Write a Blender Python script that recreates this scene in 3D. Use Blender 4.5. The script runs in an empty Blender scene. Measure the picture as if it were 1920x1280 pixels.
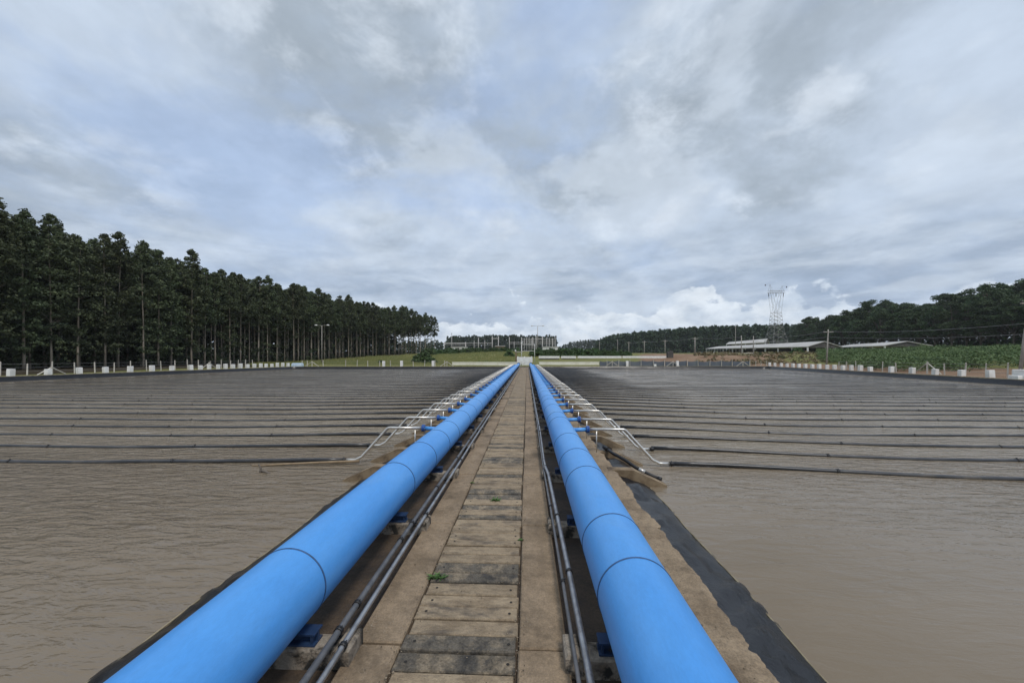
import bpy, math, random
from mathutils import Vector, noise as mnoise

random.seed(7)
HAZE = .00016
R = math.radians
scene = bpy.context.scene
COL = scene.collection

# ------------------------------------------------------------------ camera
F = 700.0            # focal length in photo pixels (1920 wide)
HOR = 668.0          # horizon row of the photo
YAW = math.atan(28 / F)
EYE = Vector((0, 0, 1.6))
FW = Vector((-math.sin(YAW), math.cos(YAW), 0))
RT = Vector((math.cos(YAW), math.sin(YAW), 0))
cam_d = bpy.data.cameras.new('camera')
cam = bpy.data.objects.new('camera', cam_d)
COL.objects.link(cam)
cam.location = EYE
cam.rotation_euler = (R(90), 0, YAW)
cam_d.sensor_width = 36
cam_d.lens = F / 1920 * 36
cam_d.shift_y = (HOR - 640) / 1920
cam_d.clip_start = 0.05
cam_d.clip_end = 9000
scene.camera = cam


def PX(X, Y, d):
    return EYE + d * (FW + RT * ((X - 960) / F) + Vector((0, 0, (HOR - Y) / F)))


def PZ(X, Y, z):
    return PX(X, Y, (EYE.z - z) * F / (Y - HOR))


def XD(X, d):
    p = PX(X, HOR, d)
    return p.x, p.y


def lerp(a, b, t):
    return a + (b - a) * t


def sst(a, b, x):
    t = max(0.0, min(1.0, (x - a) / (b - a)))
    return t * t * (3 - 2 * t)


def nz(x, y=0.0, z=0.0):
    return mnoise.noise(Vector((x, y, z)))


# --------------------------------------------------------------- materials
def newmat(name):
    m = bpy.data.materials.new(name)
    m.use_nodes = True
    nt = m.node_tree
    b = nt.nodes['Principled BSDF']
    return m, nt, b


def N(nt, t, **kw):
    n = nt.nodes.new(t)
    for k, v in kw.items():
        setattr(n, k, v)
    return n


def mathn(nt, op, a, b=None, c=None, clamp=False):
    n = N(nt, 'ShaderNodeMath', operation=op, use_clamp=clamp)
    for i, v in enumerate((a, b, c)):
        if v is None:
            continue
        if isinstance(v, (int, float)):
            n.inputs[i].default_value = v
        else:
            nt.links.new(v, n.inputs[i])
    return n.outputs[0]


def mixc(nt, fac, a, b, blend='MIX'):
    n = N(nt, 'ShaderNodeMix', data_type='RGBA', blend_type=blend)
    for sock, v in ((n.inputs['Factor'], fac), (n.inputs[6], a), (n.inputs[7], b)):
        if isinstance(v, (int, float)):
            sock.default_value = v
        elif isinstance(v, tuple):
            sock.default_value = (*v[:3], 1)
        else:
            nt.links.new(v, sock)
    return n.outputs[2]


def noisen(nt, vec, scale, detail=4, rough=0.55, dist=0.0):
    n = N(nt, 'ShaderNodeTexNoise')
    n.inputs['Scale'].default_value = scale
    n.inputs['Detail'].default_value = detail
    n.inputs['Roughness'].default_value = rough
    n.inputs['Distortion'].default_value = dist
    if vec is not None:
        nt.links.new(vec, n.inputs['Vector'])
    return n.outputs['Fac']


def ramp(nt, fac, lo, hi):
    n = N(nt, 'ShaderNodeMapRange', interpolation_type='SMOOTHSTEP')
    nt.links.new(fac, n.inputs[0])
    n.inputs[1].default_value = lo
    n.inputs[2].default_value = hi
    return n.outputs[0]


def scalev(nt, vec, s):
    n = N(nt, 'ShaderNodeMapping')
    n.inputs['Scale'].default_value = s
    nt.links.new(vec, n.inputs['Vector'])
    return n.outputs[0]


def objcoord(nt):
    return N(nt, 'ShaderNodeTexCoord').outputs['Object']


def worldcoord(nt):
    return N(nt, 'ShaderNodeNewGeometry').outputs['Position']


def mat(name, c1, c2=None, scale=6, rough=0.7, metal=0.0, bump=0.0, bscale=40, lo=0.4, hi=0.65, world=False,
        stain=None, sscale=1.5, slo=0.55, shi=0.75, rnd=0.0, spec=None, stretch=None, speck=0.0, scratch=None):
    m, nt, b = newmat(name)
    vec = worldcoord(nt) if world else objcoord(nt)
    if stretch:
        vec = scalev(nt, vec, stretch)
    col = None
    if c2:
        col = mixc(nt, ramp(nt, noisen(nt, vec, scale, 6, .6), lo, hi), c1, c2)
    if stain:
        base = col if col is not None else c1
        col = mixc(nt, ramp(nt, noisen(nt, vec, sscale, 7, .65, .4), slo, shi), base, stain)
    if speck:
        sp_ = noisen(nt, vec, 95, 3, .7)
        sp2 = noisen(nt, vec, 21, 5, .7)
        v = mathn(nt, 'ADD', mathn(nt, 'MULTIPLY_ADD', ramp(nt, sp_, .3, .7), speck, 1 - speck * .5), mathn(nt, 'MULTIPLY_ADD', ramp(nt, sp2, .3, .7), speck, -speck * .5))
        h0 = N(nt, 'ShaderNodeHueSaturation')
        nt.links.new(v, h0.inputs['Value'])
        nt.links.new(col, h0.inputs['Color'])
        col = h0.outputs[0]
    if scratch:
        wv = N(nt, 'ShaderNodeTexNoise')
        wv.inputs['Scale'].default_value = 4.2
        wv.inputs['Detail'].default_value = 2
        wv.inputs['Distortion'].default_value = 2.2
        nt.links.new(scalev(nt, vec, (2.6, .8, 1)), wv.inputs['Vector'])
        line_ = mathn(nt, 'ABSOLUTE', mathn(nt, 'SUBTRACT', wv.outputs['Fac'], .52))
        msk = mathn(nt, 'MULTIPLY', ramp(nt, line_, .006, .0), ramp(nt, noisen(nt, vec, 1.7, 2, .5), .52, .66))
        col = mixc(nt, mathn(nt, 'MULTIPLY', msk, .55), col, scratch)
    if rnd:
        oi = N(nt, 'ShaderNodeObjectInfo').outputs['Random']
        hs = N(nt, 'ShaderNodeHueSaturation')
        nt.links.new(mathn(nt, 'MULTIPLY_ADD', oi, rnd, 1 - rnd / 2), hs.inputs['Value'])
        if col is not None:
            nt.links.new(col, hs.inputs['Color'])
        else:
            hs.inputs['Color'].default_value = (*c1, 1)
        col = hs.outputs[0]
    if col is not None:
        nt.links.new(col, b.inputs['Base Color'])
    else:
        b.inputs['Base Color'].default_value = (*c1, 1)
    b.inputs['Roughness'].default_value = rough
    b.inputs['Metallic'].default_value = metal
    if spec is not None:
        b.inputs['Specular IOR Level'].default_value = spec
    if bump:
        bn = N(nt, 'ShaderNodeBump')
        bn.inputs['Strength'].default_value = bump
        bn.inputs['Distance'].default_value = 0.02
        nt.links.new(noisen(nt, vec, bscale, 6, .65), bn.inputs['Height'])
        nt.links.new(bn.outputs[0], b.inputs['Normal'])
    return m


M = {}
M['blue'] = mat('blue pipe paint', (.058, .272, .66), (.085, .315, .70), 1.1, rough=.42, stain=(.13, .31, .58), sscale=3.0, slo=.54, shi=.86, bump=.06, bscale=7, stretch=(1, .35, 1), speck=.07)
M['blue_dark'] = mat('blue flange paint', (.012, .062, .25), (.02, .09, .32), 8, rough=.5)
M['saddle'] = mat('dull blue saddle paint', (.009, .028, .075), (.015, .04, .10), 8, rough=.6, stain=(.06, .045, .03), sscale=7, slo=.55, shi=.7)
M['seam'] = mat('weld seam', (.018, .06, .15), (.03, .09, .22), 20, rough=.6)
M['white_pipe'] = mat('pale steel pipe', (.70, .675, .625), (.58, .55, .50), 7, rough=.33, metal=.75, stain=(.42, .36, .28), sscale=5, slo=.58, shi=.8)
M['white_paint'] = mat('white paint', (.78, .77, .74), (.66, .64, .60), 3, rough=.7, stain=(.42, .36, .28), sscale=1.7, slo=.6, shi=.82, world=True)
M['cream'] = mat('cream wall paint', (.80, .77, .66), (.70, .66, .54), 1.2, rough=.75, world=True, stain=(.45, .4, .3), sscale=.9, slo=.62, shi=.85)
M['concrete'] = mat('walkway concrete', (.262, .192, .122), (.185, .132, .080), 2.3, rough=.85, bump=.35, bscale=55, world=True, stain=(.085, .060, .036), sscale=1.3, slo=.48, shi=.70, speck=.34, scratch=(.40, .34, .26))
M['ledge'] = mat('ledge concrete', (.268, .20, .128), (.18, .13, .08), 3.1, rough=.9, bump=.5, bscale=38, world=True, stain=(.09, .062, .038), sscale=1.6, slo=.52, shi=.75, speck=.4)
M['trough'] = mat('dirty shade-darkened trough concrete', (.078, .052, .031), (.036, .026, .018), 2.6, speck=.4, rough=.75, bump=.4, bscale=30, world=True, stain=(.13, .095, .062), sscale=2.4, slo=.6, shi=.8)  # dirt colour, darkened further to paint in the shade under the pipes
M['plank'] = mat('weathered plank', (.30, .230, .148), (.21, .155, .096), 5, rough=.85, bump=.45, bscale=50, world=True, stain=(.085, .068, .052), sscale=2.6, slo=.50, shi=.72, rnd=.22, stretch=(1, 2.2, 1), speck=.38)
M['plank_dark'] = mat('mould dark plank', (.115, .098, .075), (.24, .19, .128), 7, lo=.44, hi=.62, rough=.9, bump=.8, bscale=38, world=True, stain=(.048, .043, .037), sscale=5, slo=.48, shi=.68, rnd=.3, speck=.6)
M['hole'] = mat('bolt hole', (.02, .017, .014), rough=.9)
M['block'] = mat('stained concrete block', (.27, .23, .18), (.16, .125, .09), 9, rough=.9, bump=.5, bscale=40, stain=(.022, .02, .016), sscale=9, slo=.47, shi=.60, speck=.3, world=True)
M['rib'] = mat('buttress concrete', (.25, .185, .112), (.16, .11, .062), 6, rough=.85, bump=.45, bscale=30, stain=(.075, .05, .03), sscale=3.5, slo=.5, shi=.7)
M['liner'] = mat('black pond liner', (.0085, .009, .011), (.016, .0165, .019), 3, rough=.30, bump=1.0, bscale=3.0, world=True, stain=(.03, .028, .025), sscale=1.8, slo=.60, shi=.85, spec=.30)
_m = M['liner']; _nt = _m.node_tree; _b = _nt.nodes['Principled BSDF']
_src = _b.inputs['Base Color'].links[0].from_socket
_g = N(_nt, 'ShaderNodeSeparateXYZ'); _nt.links.new(worldcoord(_nt), _g.inputs[0])
_n = noisen(_nt, scalev(_nt, worldcoord(_nt), (1, .7, 1)), 4.5, 6, .65)
_f = ramp(_nt, mathn(_nt, 'MULTIPLY_ADD', _n, .16, _g.outputs[2]), -.135, -.20)
_nt.links.new(mixc(_nt, mathn(_nt, 'MULTIPLY', _f, .75), _src, (.055, .047, .036)), _b.inputs['Base Color'])
M['hem'] = mat('tan liner hem', (.30, .25, .16), (.16, .13, .08), 5, rough=.8, world=True)
M['hose'] = mat('black hose', (.024, .025, .027), (.050, .048, .046), 3, rough=.30, stain=(.12, .10, .075), sscale=1.1, slo=.58, shi=.8)
M['mudhose'] = mat('mud caked hose', (.30, .22, .13), (.2, .14, .08), 5, rough=.8)
M['steel'] = mat('galvanised conduit', (.40, .40, .40), (.27, .265, .26), 10, rough=.36, metal=.75, stain=(.12, .10, .085), sscale=5, slo=.55, shi=.75)
M['darktube'] = mat('dark grey conduit', (.075, .078, .083), (.12, .12, .122), 10, rough=.4, stain=(.2, .17, .13), sscale=4, slo=.62, shi=.8)
M['rubber'] = mat('black cable', (.012, .012, .013), rough=.5)
M['trunk'] = mat('eucalyptus bark', (.29, .245, .19), (.17, .138, .10), 2.5, rough=.9, rnd=.5, stretch=(1, 1, .25))
M['bark'] = mat('grey bark', (.12, .10, .08), (.07, .058, .045), 2.5, rough=.9, rnd=.4)


def leafmat(name, c1, c2, c3, sc=.55, rnd=.45):
    m, nt, b = newmat(name)
    vec = objcoord(nt)
    oi = N(nt, 'ShaderNodeObjectInfo').outputs['Random']
    n1 = noisen(nt, vec, sc, 3, .6)
    col = mixc(nt, ramp(nt, n1, .38, .62), c1, c2)
    rp = N(nt, 'ShaderNodeNewGeometry').outputs['Random Per Island']
    col = mixc(nt, mathn(nt, 'MULTIPLY', ramp(nt, rp, .55, 1.0), .7), col, c3)
    hs = N(nt, 'ShaderNodeHueSaturation')
    nt.links.new(col, hs.inputs['Color'])
    nt.links.new(mathn(nt, 'MULTIPLY_ADD', oi, rnd, 1 - rnd / 2), hs.inputs['Value'])
    nt.links.new(mathn(nt, 'MULTIPLY_ADD', oi, .03, .485), hs.inputs['Hue'])
    nt.links.new(hs.outputs[0], b.inputs['Base Color'])
    b.inputs['Roughness'].default_value = .6
    b.inputs['Specular IOR Level'].default_value = .25
    return m


M['leaf'] = leafmat('eucalyptus leaves', (.040, .054, .025), (.072, .090, .040), (.13, .15, .075))
M['leaf2'] = leafmat('broad tree leaves', (.034, .055, .024), (.060, .095, .038), (.11, .15, .065), .4)
M['leaf_far'] = leafmat('distant leaves', (.040, .062, .036), (.058, .088, .048), (.08, .115, .06), .1)
M['bush'] = leafmat('bush leaves', (.042, .078, .027), (.066, .11, .036), (.10, .15, .052), .6)
M['field'] = leafmat('undergrowth leaves', (.062, .108, .038), (.110, .168, .058), (.18, .23, .10), .3, .1)
M['weed'] = leafmat('weed leaves', (.06, .12, .03), (.09, .16, .045), (.12, .2, .06), 3, .1)
M['dry'] = leafmat('dry scrub leaves', (.16, .12, .07), (.22, .17, .09), (.11, .14, .05), .4, .1)
M['pole'] = mat('concrete pole', (.36, .33, .29), (.27, .25, .22), 2, rough=.85)
M['lattice'] = mat('weathered lattice steel', (.33, .32, .31), (.24, .23, .215), 1, rough=.6, metal=.2)
M['insul'] = mat('dark insulator', (.05, .04, .04), rough=.4)
M['roof'] = mat('pale metal roof', (.46, .44, .41), (.37, .35, .32), .25, rough=.55, world=True, stain=(.38, .34, .30), sscale=.3, slo=.6, shi=.85)
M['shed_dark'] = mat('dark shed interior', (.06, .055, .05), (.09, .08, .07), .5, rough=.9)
M['panel'] = mat('blue grey liner panel', (.085, .10, .125), (.12, .135, .15), .8, rough=.6, world=True, stain=(.25, .24, .22), sscale=1.2, slo=.62, shi=.8)
M['post'] = mat('pale concrete post', (.55, .52, .46), (.40, .36, .30), 4, rough=.85, rnd=.3)
M['wire'] = mat('grey wire', (.22, .22, .22), rough=.5)
M['palebox'] = mat('pale blue plastic', (.42, .55, .68), (.6, .68, .75), 3, rough=.5)
M['substation'] = mat('substation concrete', (.46, .44, .41), (.36, .34, .32), .6, rough=.8)


def water_mat():
    m, nt, b = newmat('muddy pond water')
    pos = worldcoord(nt)
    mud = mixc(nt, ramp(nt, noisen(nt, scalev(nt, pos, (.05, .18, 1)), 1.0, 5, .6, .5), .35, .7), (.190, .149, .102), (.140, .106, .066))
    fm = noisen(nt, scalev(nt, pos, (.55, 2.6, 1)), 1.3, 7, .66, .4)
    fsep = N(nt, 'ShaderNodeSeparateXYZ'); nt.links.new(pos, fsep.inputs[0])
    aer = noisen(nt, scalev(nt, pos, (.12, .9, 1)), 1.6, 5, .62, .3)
    pale_refl_f = mathn(nt, 'MULTIPLY', mathn(nt, 'MULTIPLY_ADD', ramp(nt, aer, .38, .62), .6, .4), ramp(nt, fsep.outputs[1], 5.6, 9.5))
    mud = mixc(nt, pale_refl_f, mud, (.300, .250, .182))  # paler mud farther out, painting in the missing sky reflection
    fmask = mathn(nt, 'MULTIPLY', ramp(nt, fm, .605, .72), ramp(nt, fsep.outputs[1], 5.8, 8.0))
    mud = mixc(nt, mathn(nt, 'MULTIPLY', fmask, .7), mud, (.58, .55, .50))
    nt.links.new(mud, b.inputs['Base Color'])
    b.inputs['Roughness'].default_value = .09
    b.inputs['IOR'].default_value = 1.33
    # calm and choppy patches
    sep = N(nt, 'ShaderNodeSeparateXYZ')
    nt.links.new(pos, sep.inputs[0])
    calm = noisen(nt, scalev(nt, pos, (.10, .16, 1)), 1.0, 3, .5)
    lft = ramp(nt, sep.outputs[0], 1.5, -6.0)
    amp = mathn(nt, 'MULTIPLY_ADD', lft, .95, mathn(nt, 'MULTIPLY', ramp(nt, calm, .3, .75), .6))
    fary = ramp(nt, sep.outputs[1], 3.5, 9.0)
    amp = mathn(nt, 'MULTIPLY', mathn(nt, 'ADD', mathn(nt, 'MULTIPLY_ADD', fary, .45, .10), amp), 1.25)
    amp = mathn(nt, 'MULTIPLY', amp, mathn(nt, 'MULTIPLY_ADD', ramp(nt, sep.outputs[1], 7.0, 22.0), -.74, 1.0))
    amp = mathn(nt, 'MULTIPLY', amp, mathn(nt, 'MULTIPLY_ADD', ramp(nt, sep.outputs[1], 1.6, 4.6), .72, .28))
    r1 = N(nt, 'ShaderNodeMapping')
    r1.inputs['Rotation'].default_value = (0, 0, R(14))
    r1.inputs['Scale'].default_value = (.9, 3.0, 1)
    nt.links.new(pos, r1.inputs['Vector'])
    h1 = noisen(nt, r1.outputs[0], 2.8, 4, .55, .45)
    h2 = noisen(nt, scalev(nt, pos, (1, 2.2, 1)), 9, 3, .55, .2)
    h3 = noisen(nt, scalev(nt, pos, (.35, 1, 1)), 1.1, 2, .5)
    h = mathn(nt, 'ADD', mathn(nt, 'MULTIPLY', h1, .075), mathn(nt, 'MULTIPLY', h2, .010))
    h = mathn(nt, 'MULTIPLY_ADD', h3, .05, h)
    h = mathn(nt, 'MULTIPLY', h, amp)
    bn = N(nt, 'ShaderNodeBump')
    bn.inputs['Strength'].default_value = 1.0
    bn.inputs['Distance'].default_value = 1.0
    nt.links.new(h, bn.inputs['Height'])
    nt.links.new(bn.outputs[0], b.inputs['Normal'])
    return m


def ground_mat():
    m, nt, b = newmat('meadow and red earth')
    pos = worldcoord(nt)
    at = N(nt, 'ShaderNodeAttribute', attribute_name='earth')
    n1 = noisen(nt, pos, .35, 7, .65)
    n2 = noisen(nt, pos, 2.2, 6, .7)
    grass = mixc(nt, ramp(nt, n1, .35, .66), (.175, .172, .058), (.115, .135, .045))
    grass = mixc(nt, ramp(nt, n2, .42, .72), grass, (.225, .195, .085))
    earth = mixc(nt, ramp(nt, n1, .38, .64), (.20, .125, .078), (.275, .19, .128))
    earth = mixc(nt, ramp(nt, n2, .5, .75), earth, (.13, .085, .05))
    f = mathn(nt, 'ADD', at.outputs['Fac'], mathn(nt, 'MULTIPLY_ADD', n2, .8, -.4), clamp=True)
    col = mixc(nt, ramp(nt, f, .35, .65), grass, earth)
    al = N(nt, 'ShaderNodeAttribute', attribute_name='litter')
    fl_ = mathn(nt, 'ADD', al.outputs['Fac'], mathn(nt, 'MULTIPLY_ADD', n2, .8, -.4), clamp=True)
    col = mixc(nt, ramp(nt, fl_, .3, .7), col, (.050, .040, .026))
    nt.links.new(col, b.inputs['Base Color'])
    b.inputs['Roughness'].default_value = .95
    b.inputs['Specular IOR Level'].default_value = .1
    bn = N(nt, 'ShaderNodeBump')
    bn.inputs['Strength'].default_value = .8
    bn.inputs['Distance'].default_value = .25
    nt.links.new(n2, bn.inputs['Height'])
    nt.links.new(bn.outputs[0], b.inputs['Normal'])
    return m


M['water'] = water_mat()
M['ground'] = ground_mat()


# ---------------------------------------------------------------- mesh kit
class MB:
    def __init__(self):
        self.v, self.f, self.mi, self.sm = [], [], [], []

    def add(self, vs, fs, mi=0, smooth=False):
        o = len(self.v)
        self.v.extend(tuple(p) for p in vs)
        for f in fs:
            self.f.append(tuple(i + o for i in f))
            self.mi.append(mi)
            self.sm.append(smooth)

    def box(self, x0, x1, y0, y1, z0, z1, mi=0, ch=0.0):
        if ch > 0:
            vs, fs = [], []
            prof = [(0, ch), (ch, 0)]
            # chamfered top edges only
            vs = [(x0, y0, z0), (x1, y0, z0), (x1, y1, z0), (x0, y1, z0),
                  (x0, y0, z1 - ch), (x1, y0, z1 - ch), (x1, y1, z1 - ch), (x0, y1, z1 - ch),
                  (x0 + ch, y0 + ch, z1), (x1 - ch, y0 + ch, z1), (x1 - ch, y1 - ch, z1), (x0 + ch, y1 - ch, z1)]
            fs = [(3, 2, 1, 0)]
            for a in (0, 4):
                for i in range(4):
                    j = (i + 1) % 4
                    fs.append((a + i, a + j, a + 4 + j, a + 4 + i))
            fs.append((8, 9, 10, 11))
            self.add(vs, fs, mi)
        else:
            vs = [(x, y, z) for z in (z0, z1) for (x, y) in ((x0, y0), (x1, y0), (x1, y1), (x0, y1))]
            self.add(vs, [(3, 2, 1, 0), (4, 5, 6, 7), (0, 1, 5, 4), (1, 2, 6, 5), (2, 3, 7, 6), (3, 0, 4, 7)], mi)

    def tube(self, pts, r, n=8, mi=0, cap=True, smooth=True):
        pts = [Vector(p) for p in pts]
        rr = r if isinstance(r, (list, tuple)) else [r] * len(pts)
        vs, fs = [], []
        up = None
        for i, p in enumerate(pts):
            a = pts[max(i - 1, 0)]
            c = pts[min(i + 1, len(pts) - 1)]
            t = (c - a).normalized()
            if up is None:
                up = Vector((0, 0, 1)) if abs(t.z) < .9 else Vector((1, 0, 0))
            u = (up - t * up.dot(t))
            if u.length < 1e-4:
                u = t.orthogonal()
            u.normalize()
            up = u
            w = t.cross(u)
            for k in range(n):
                an = 2 * math.pi * k / n
                vs.append(p + (u * math.cos(an) + w * math.sin(an)) * rr[i])
        for i in range(len(pts) - 1):
            for k in range(n):
                k2 = (k + 1) % n
                fs.append((i * n + k, i * n + k2, (i + 1) * n + k2, (i + 1) * n + k))
        self.add(vs, fs, mi, smooth)
        if cap:
            o = len(self.v) - len(vs)
            self.f.append(tuple(o + k for k in reversed(range(n))))
            self.mi.append(mi); self.sm.append(False)
            o2 = o + (len(pts) - 1) * n
            self.f.append(tuple(o2 + k for k in range(n)))
            self.mi.append(mi); self.sm.append(False)

    def bar(self, a, b, w, mi=0):
        self.tube([a, b], w * .7, 4, mi, True, False)

    def grid(self, fn, nu, nv, mi=0, smooth=True):
        vs = [fn(i / nu, j / nv) for j in range(nv + 1) for i in range(nu + 1)]
        fs = [(j * (nu + 1) + i, j * (nu + 1) + i + 1, (j + 1) * (nu + 1) + i + 1, (j + 1) * (nu + 1) + i) for j in range(nv) for i in range(nu)]
        self.add(vs, fs, mi, smooth)

    def mesh(self, name, mats):
        me = bpy.data.meshes.new(name)
        me.from_pydata(self.v, [], self.f)
        for m in (mats if isinstance(mats, (list, tuple)) else [mats]):
            me.materials.append(m)
        me.polygons.foreach_set('material_index', self.mi)
        me.polygons.foreach_set('use_smooth', self.sm)
        me.update()
        return me

    def build(self, name, mats, parent=None, loc=None):
        return obj(name, self.mesh(name, mats), parent, loc)


def obj(name, me, parent=None, loc=None):
    o = bpy.data.objects.new(name, me)
    COL.objects.link(o)
    if parent:
        o.parent = parent
    if loc is not None:
        o.location = loc
    return o


def tag(o, label=None, cat=None, group=None, kind=None):
    if label: o['label'] = label
    if cat: o['category'] = cat
    if group: o['group'] = group
    if kind: o['kind'] = kind
    return o


def thing(name, label, cat, loc=(0, 0, 0), rz=0.0, group=None):
    o = bpy.data.objects.new(name, None)
    o.empty_display_size = .2
    COL.objects.link(o)
    o.location = loc
    o.rotation_euler = (0, 0, rz)
    return tag(o, label, cat, group)


def copy_tree(o, parent=None):
    c = o.copy()
    COL.objects.link(c)
    if parent: c.parent = parent
    for ch in KIDS.get(o.name, []):
        copy_tree(ch, c)
    return c


KIDS = {}


def index_kids(root):
    def rec(o):
        KIDS[o.name] = list(o.children)
        for c in o.children: rec(c)
    bpy.context.view_layer.update()
    rec(root)


ONES = ['', 'first', 'second', 'third', 'fourth', 'fifth', 'sixth', 'seventh', 'eighth', 'ninth', 'tenth', 'eleventh', 'twelfth', 'thirteenth',
        'fourteenth', 'fifteenth', 'sixteenth', 'seventeenth', 'eighteenth', 'nineteenth', 'twentieth']

# ----------------------------------------------------------- basin outline
WZ = -0.25
ZB = 0.12           # crest of the banks
FL = PZ(548, 687, ZB); L0 = PZ(0, 706, ZB)
FR = PZ(1440, 686.5, ZB); R0 = PZ(1920, 712, ZB)
for _p in (FL, L0, FR, R0): _p.z = 0


def ext(a, b, y):
    t = (y - a.y) / (b.y - a.y)
    return a + (b - a) * t


NL = ext(FL, L0, -14); NR = ext(FR, R0, -14)
BAS = [NL, FL, FR, NR]
CEN = Vector((0, 24, 0))


def pdist(x, y):
    """signed distance to the basin outline, positive outside"""
    best = 1e9; inside = True
    for i in range(4):
        a, b = BAS[i], BAS[(i + 1) % 4]
        ex, ey = b.x - a.x, b.y - a.y
        px, py = x - a.x, y - a.y
        t = max(0, min(1, (px * ex + py * ey) / (ex * ex + ey * ey)))
        best = min(best, math.hypot(px - ex * t, py - ey * t))
        if ex * py - ey * px > 0: inside = False
    return -best if inside else best


def hgt(x, y):
    d = pdist(x, y)
    if d <= 0: return ZB
    a = lerp(.4, 2.2, sst(-40, 0, x)) + lerp(2.6, .2, sst(-25, 25, x)) * sst(70, 165, y)
    h = ZB + a * sst(0.5, 46, d)
    if d > 1.5:
        h += .18 * nz(x * .11, y * .11) * sst(1.5, 8, d) + .5 * nz(x * .02, y * .02, 3) * sst(20, 80, d)
    # earth heap beside the far right bank
    mx, my = HEAP
    q = math.hypot((x - mx) / 15, (y - my) / 6)
    if q < 1: h += 1.1 * (1 - q * q) ** 2 * (1 + .5 * nz(x * .5, y * .5))
    return h


HEAP = XD(1345, 74)


def gz(X, d):
    x, y = XD(X, d)
    return Vector((x, y, hgt(x, y)))


def front_x(y):
    if y < 37: return -51.5
    if y < 114: return lerp(-51.5, -47.5, (y - 37) / 77)
    return lerp(-47.5, -35.0, (y - 114) / 32)


out = []
SEG = (60, 90, 60, 40)
for i in range(4):
    a, b = BAS[i], BAS[(i + 1) % 4]
    for k in range(SEG[i]):
        out.append(a + (b - a) * (k / SEG[i]))
NO = len(out)
rings = [.22, .8, 1.6, 2.6, 4, 5.5, 7.5, 10, 13, 16, 20, 24, 28, 33, 38, 44, 52, 60, 70, 82, 95, 110, 130, 155, 190, 240, 320, 450, 700, 1100, 1700]
gv, gf, earth, litter = [], [], [], []
for d in rings:
    for p in out:
        u = (p - CEN); u.z = 0; u.normalize()
        # step so that the true distance is about d
        q = p + u * d * 1.12
        gv.append((q.x, q.y, hgt(q.x, q.y) if d > .3 else ZB))
        X = (Vector((q.x, q.y, 0)) - EYE)
        dep = X.dot(FW); lat = X.dot(RT)
        e = 0.0
        if dep > 1:
            sx = 960 + F * lat / dep
            e = sst(1165, 1235, sx) * (1 - sst(1440, 1500, sx)) * sst(.5, 2, d) * (1 - sst(36, 46, d))
            e = max(e, sst(1390, 1450, sx) * sst(.3, .8, d) * (1 - sst(10, 14, d)))
        earth.append(e)
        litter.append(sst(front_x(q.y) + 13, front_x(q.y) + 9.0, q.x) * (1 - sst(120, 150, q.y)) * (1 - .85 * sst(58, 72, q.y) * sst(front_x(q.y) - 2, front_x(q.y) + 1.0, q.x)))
for k in range(len(rings) - 1):
    for i in range(NO):
        j = (i + 1) % NO
        gf.append((k * NO + i, (k + 1) * NO + i, (k + 1) * NO + j, k * NO + j))
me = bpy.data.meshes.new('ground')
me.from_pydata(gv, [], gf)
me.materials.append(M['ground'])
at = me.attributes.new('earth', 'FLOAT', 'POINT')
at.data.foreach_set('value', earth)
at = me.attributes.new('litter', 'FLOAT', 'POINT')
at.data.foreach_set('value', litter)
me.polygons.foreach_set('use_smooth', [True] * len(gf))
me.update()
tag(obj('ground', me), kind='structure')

# pale coping and black lined slope of the basin
b = MB()
for seg, prof in ((0, ((.26, .012 + ZB), (-.04, .014 + ZB), (-.05, -.035 + ZB))),):
    vs, fs = [], []
    for p in out:
        u = (p - CEN); u.z = 0; u.normalize()
        for (o_, z) in prof:
            q = p + u * o_
            vs.append((q.x, q.y, z))
    n = len(prof)
    for i in range(NO):
        j = (i + 1) % NO
        for k in range(n - 1):
            fs.append((i * n + k, j * n + k, j * n + k + 1, i * n + k + 1))
    b.add(vs, fs)
tag(b.build('kerb', M['hem']), kind='structure')
b = MB()
vs, fs = [], []
prof = ((-.045, -.02 + ZB), (-.12, -.02), (-.24, -.16), (-.40, -.32), (-.7, -.6), (-1.8, -1.3))
for i, p in enumerate(out):
    u = (p - CEN); u.z = 0; u.normalize()
    for (o_, z) in prof:
        q = p + u * (o_ + .05 * nz(i * .7, z * 5))
        vs.append((q.x, q.y, z))
n = len(prof)
for i in range(NO):
    j = (i + 1) % NO
    for k in range(n - 1):
        fs.append((i * n + k, j * n + k, j * n + k + 1, i * n + k + 1))
b.add(vs, fs, 0, True)
tag(b.build('bank', M['liner']), kind='structure')

# water sheet
b = MB()
wx0, wx1 = min(p.x for p in BAS) + .1, max(p.x for p in BAS) - .1
c = [p + (CEN - p).normalized() * .05 for p in BAS]
b.grid(lambda u, v: tuple((lambda a, bb: (a.x + (bb.x - a.x) * u, a.y + (bb.y - a.y) * u, WZ))(c[0].lerp(c[1], v), c[3].lerp(c[2], v))), 40, 40)
tag(b.build('water', M['water']), kind='structure')

# --------------------------------------------------------------- causeway
XC = -0.378           # centre line of the causeway
YA, YB = -8.0, 61.0
cw = thing('causeway', 'long tan concrete causeway carrying a plank walkway between two blue pipelines', 'causeway')
b = MB()
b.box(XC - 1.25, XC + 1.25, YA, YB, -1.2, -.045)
b.build('trough_floor', M['trough'], cw)


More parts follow.
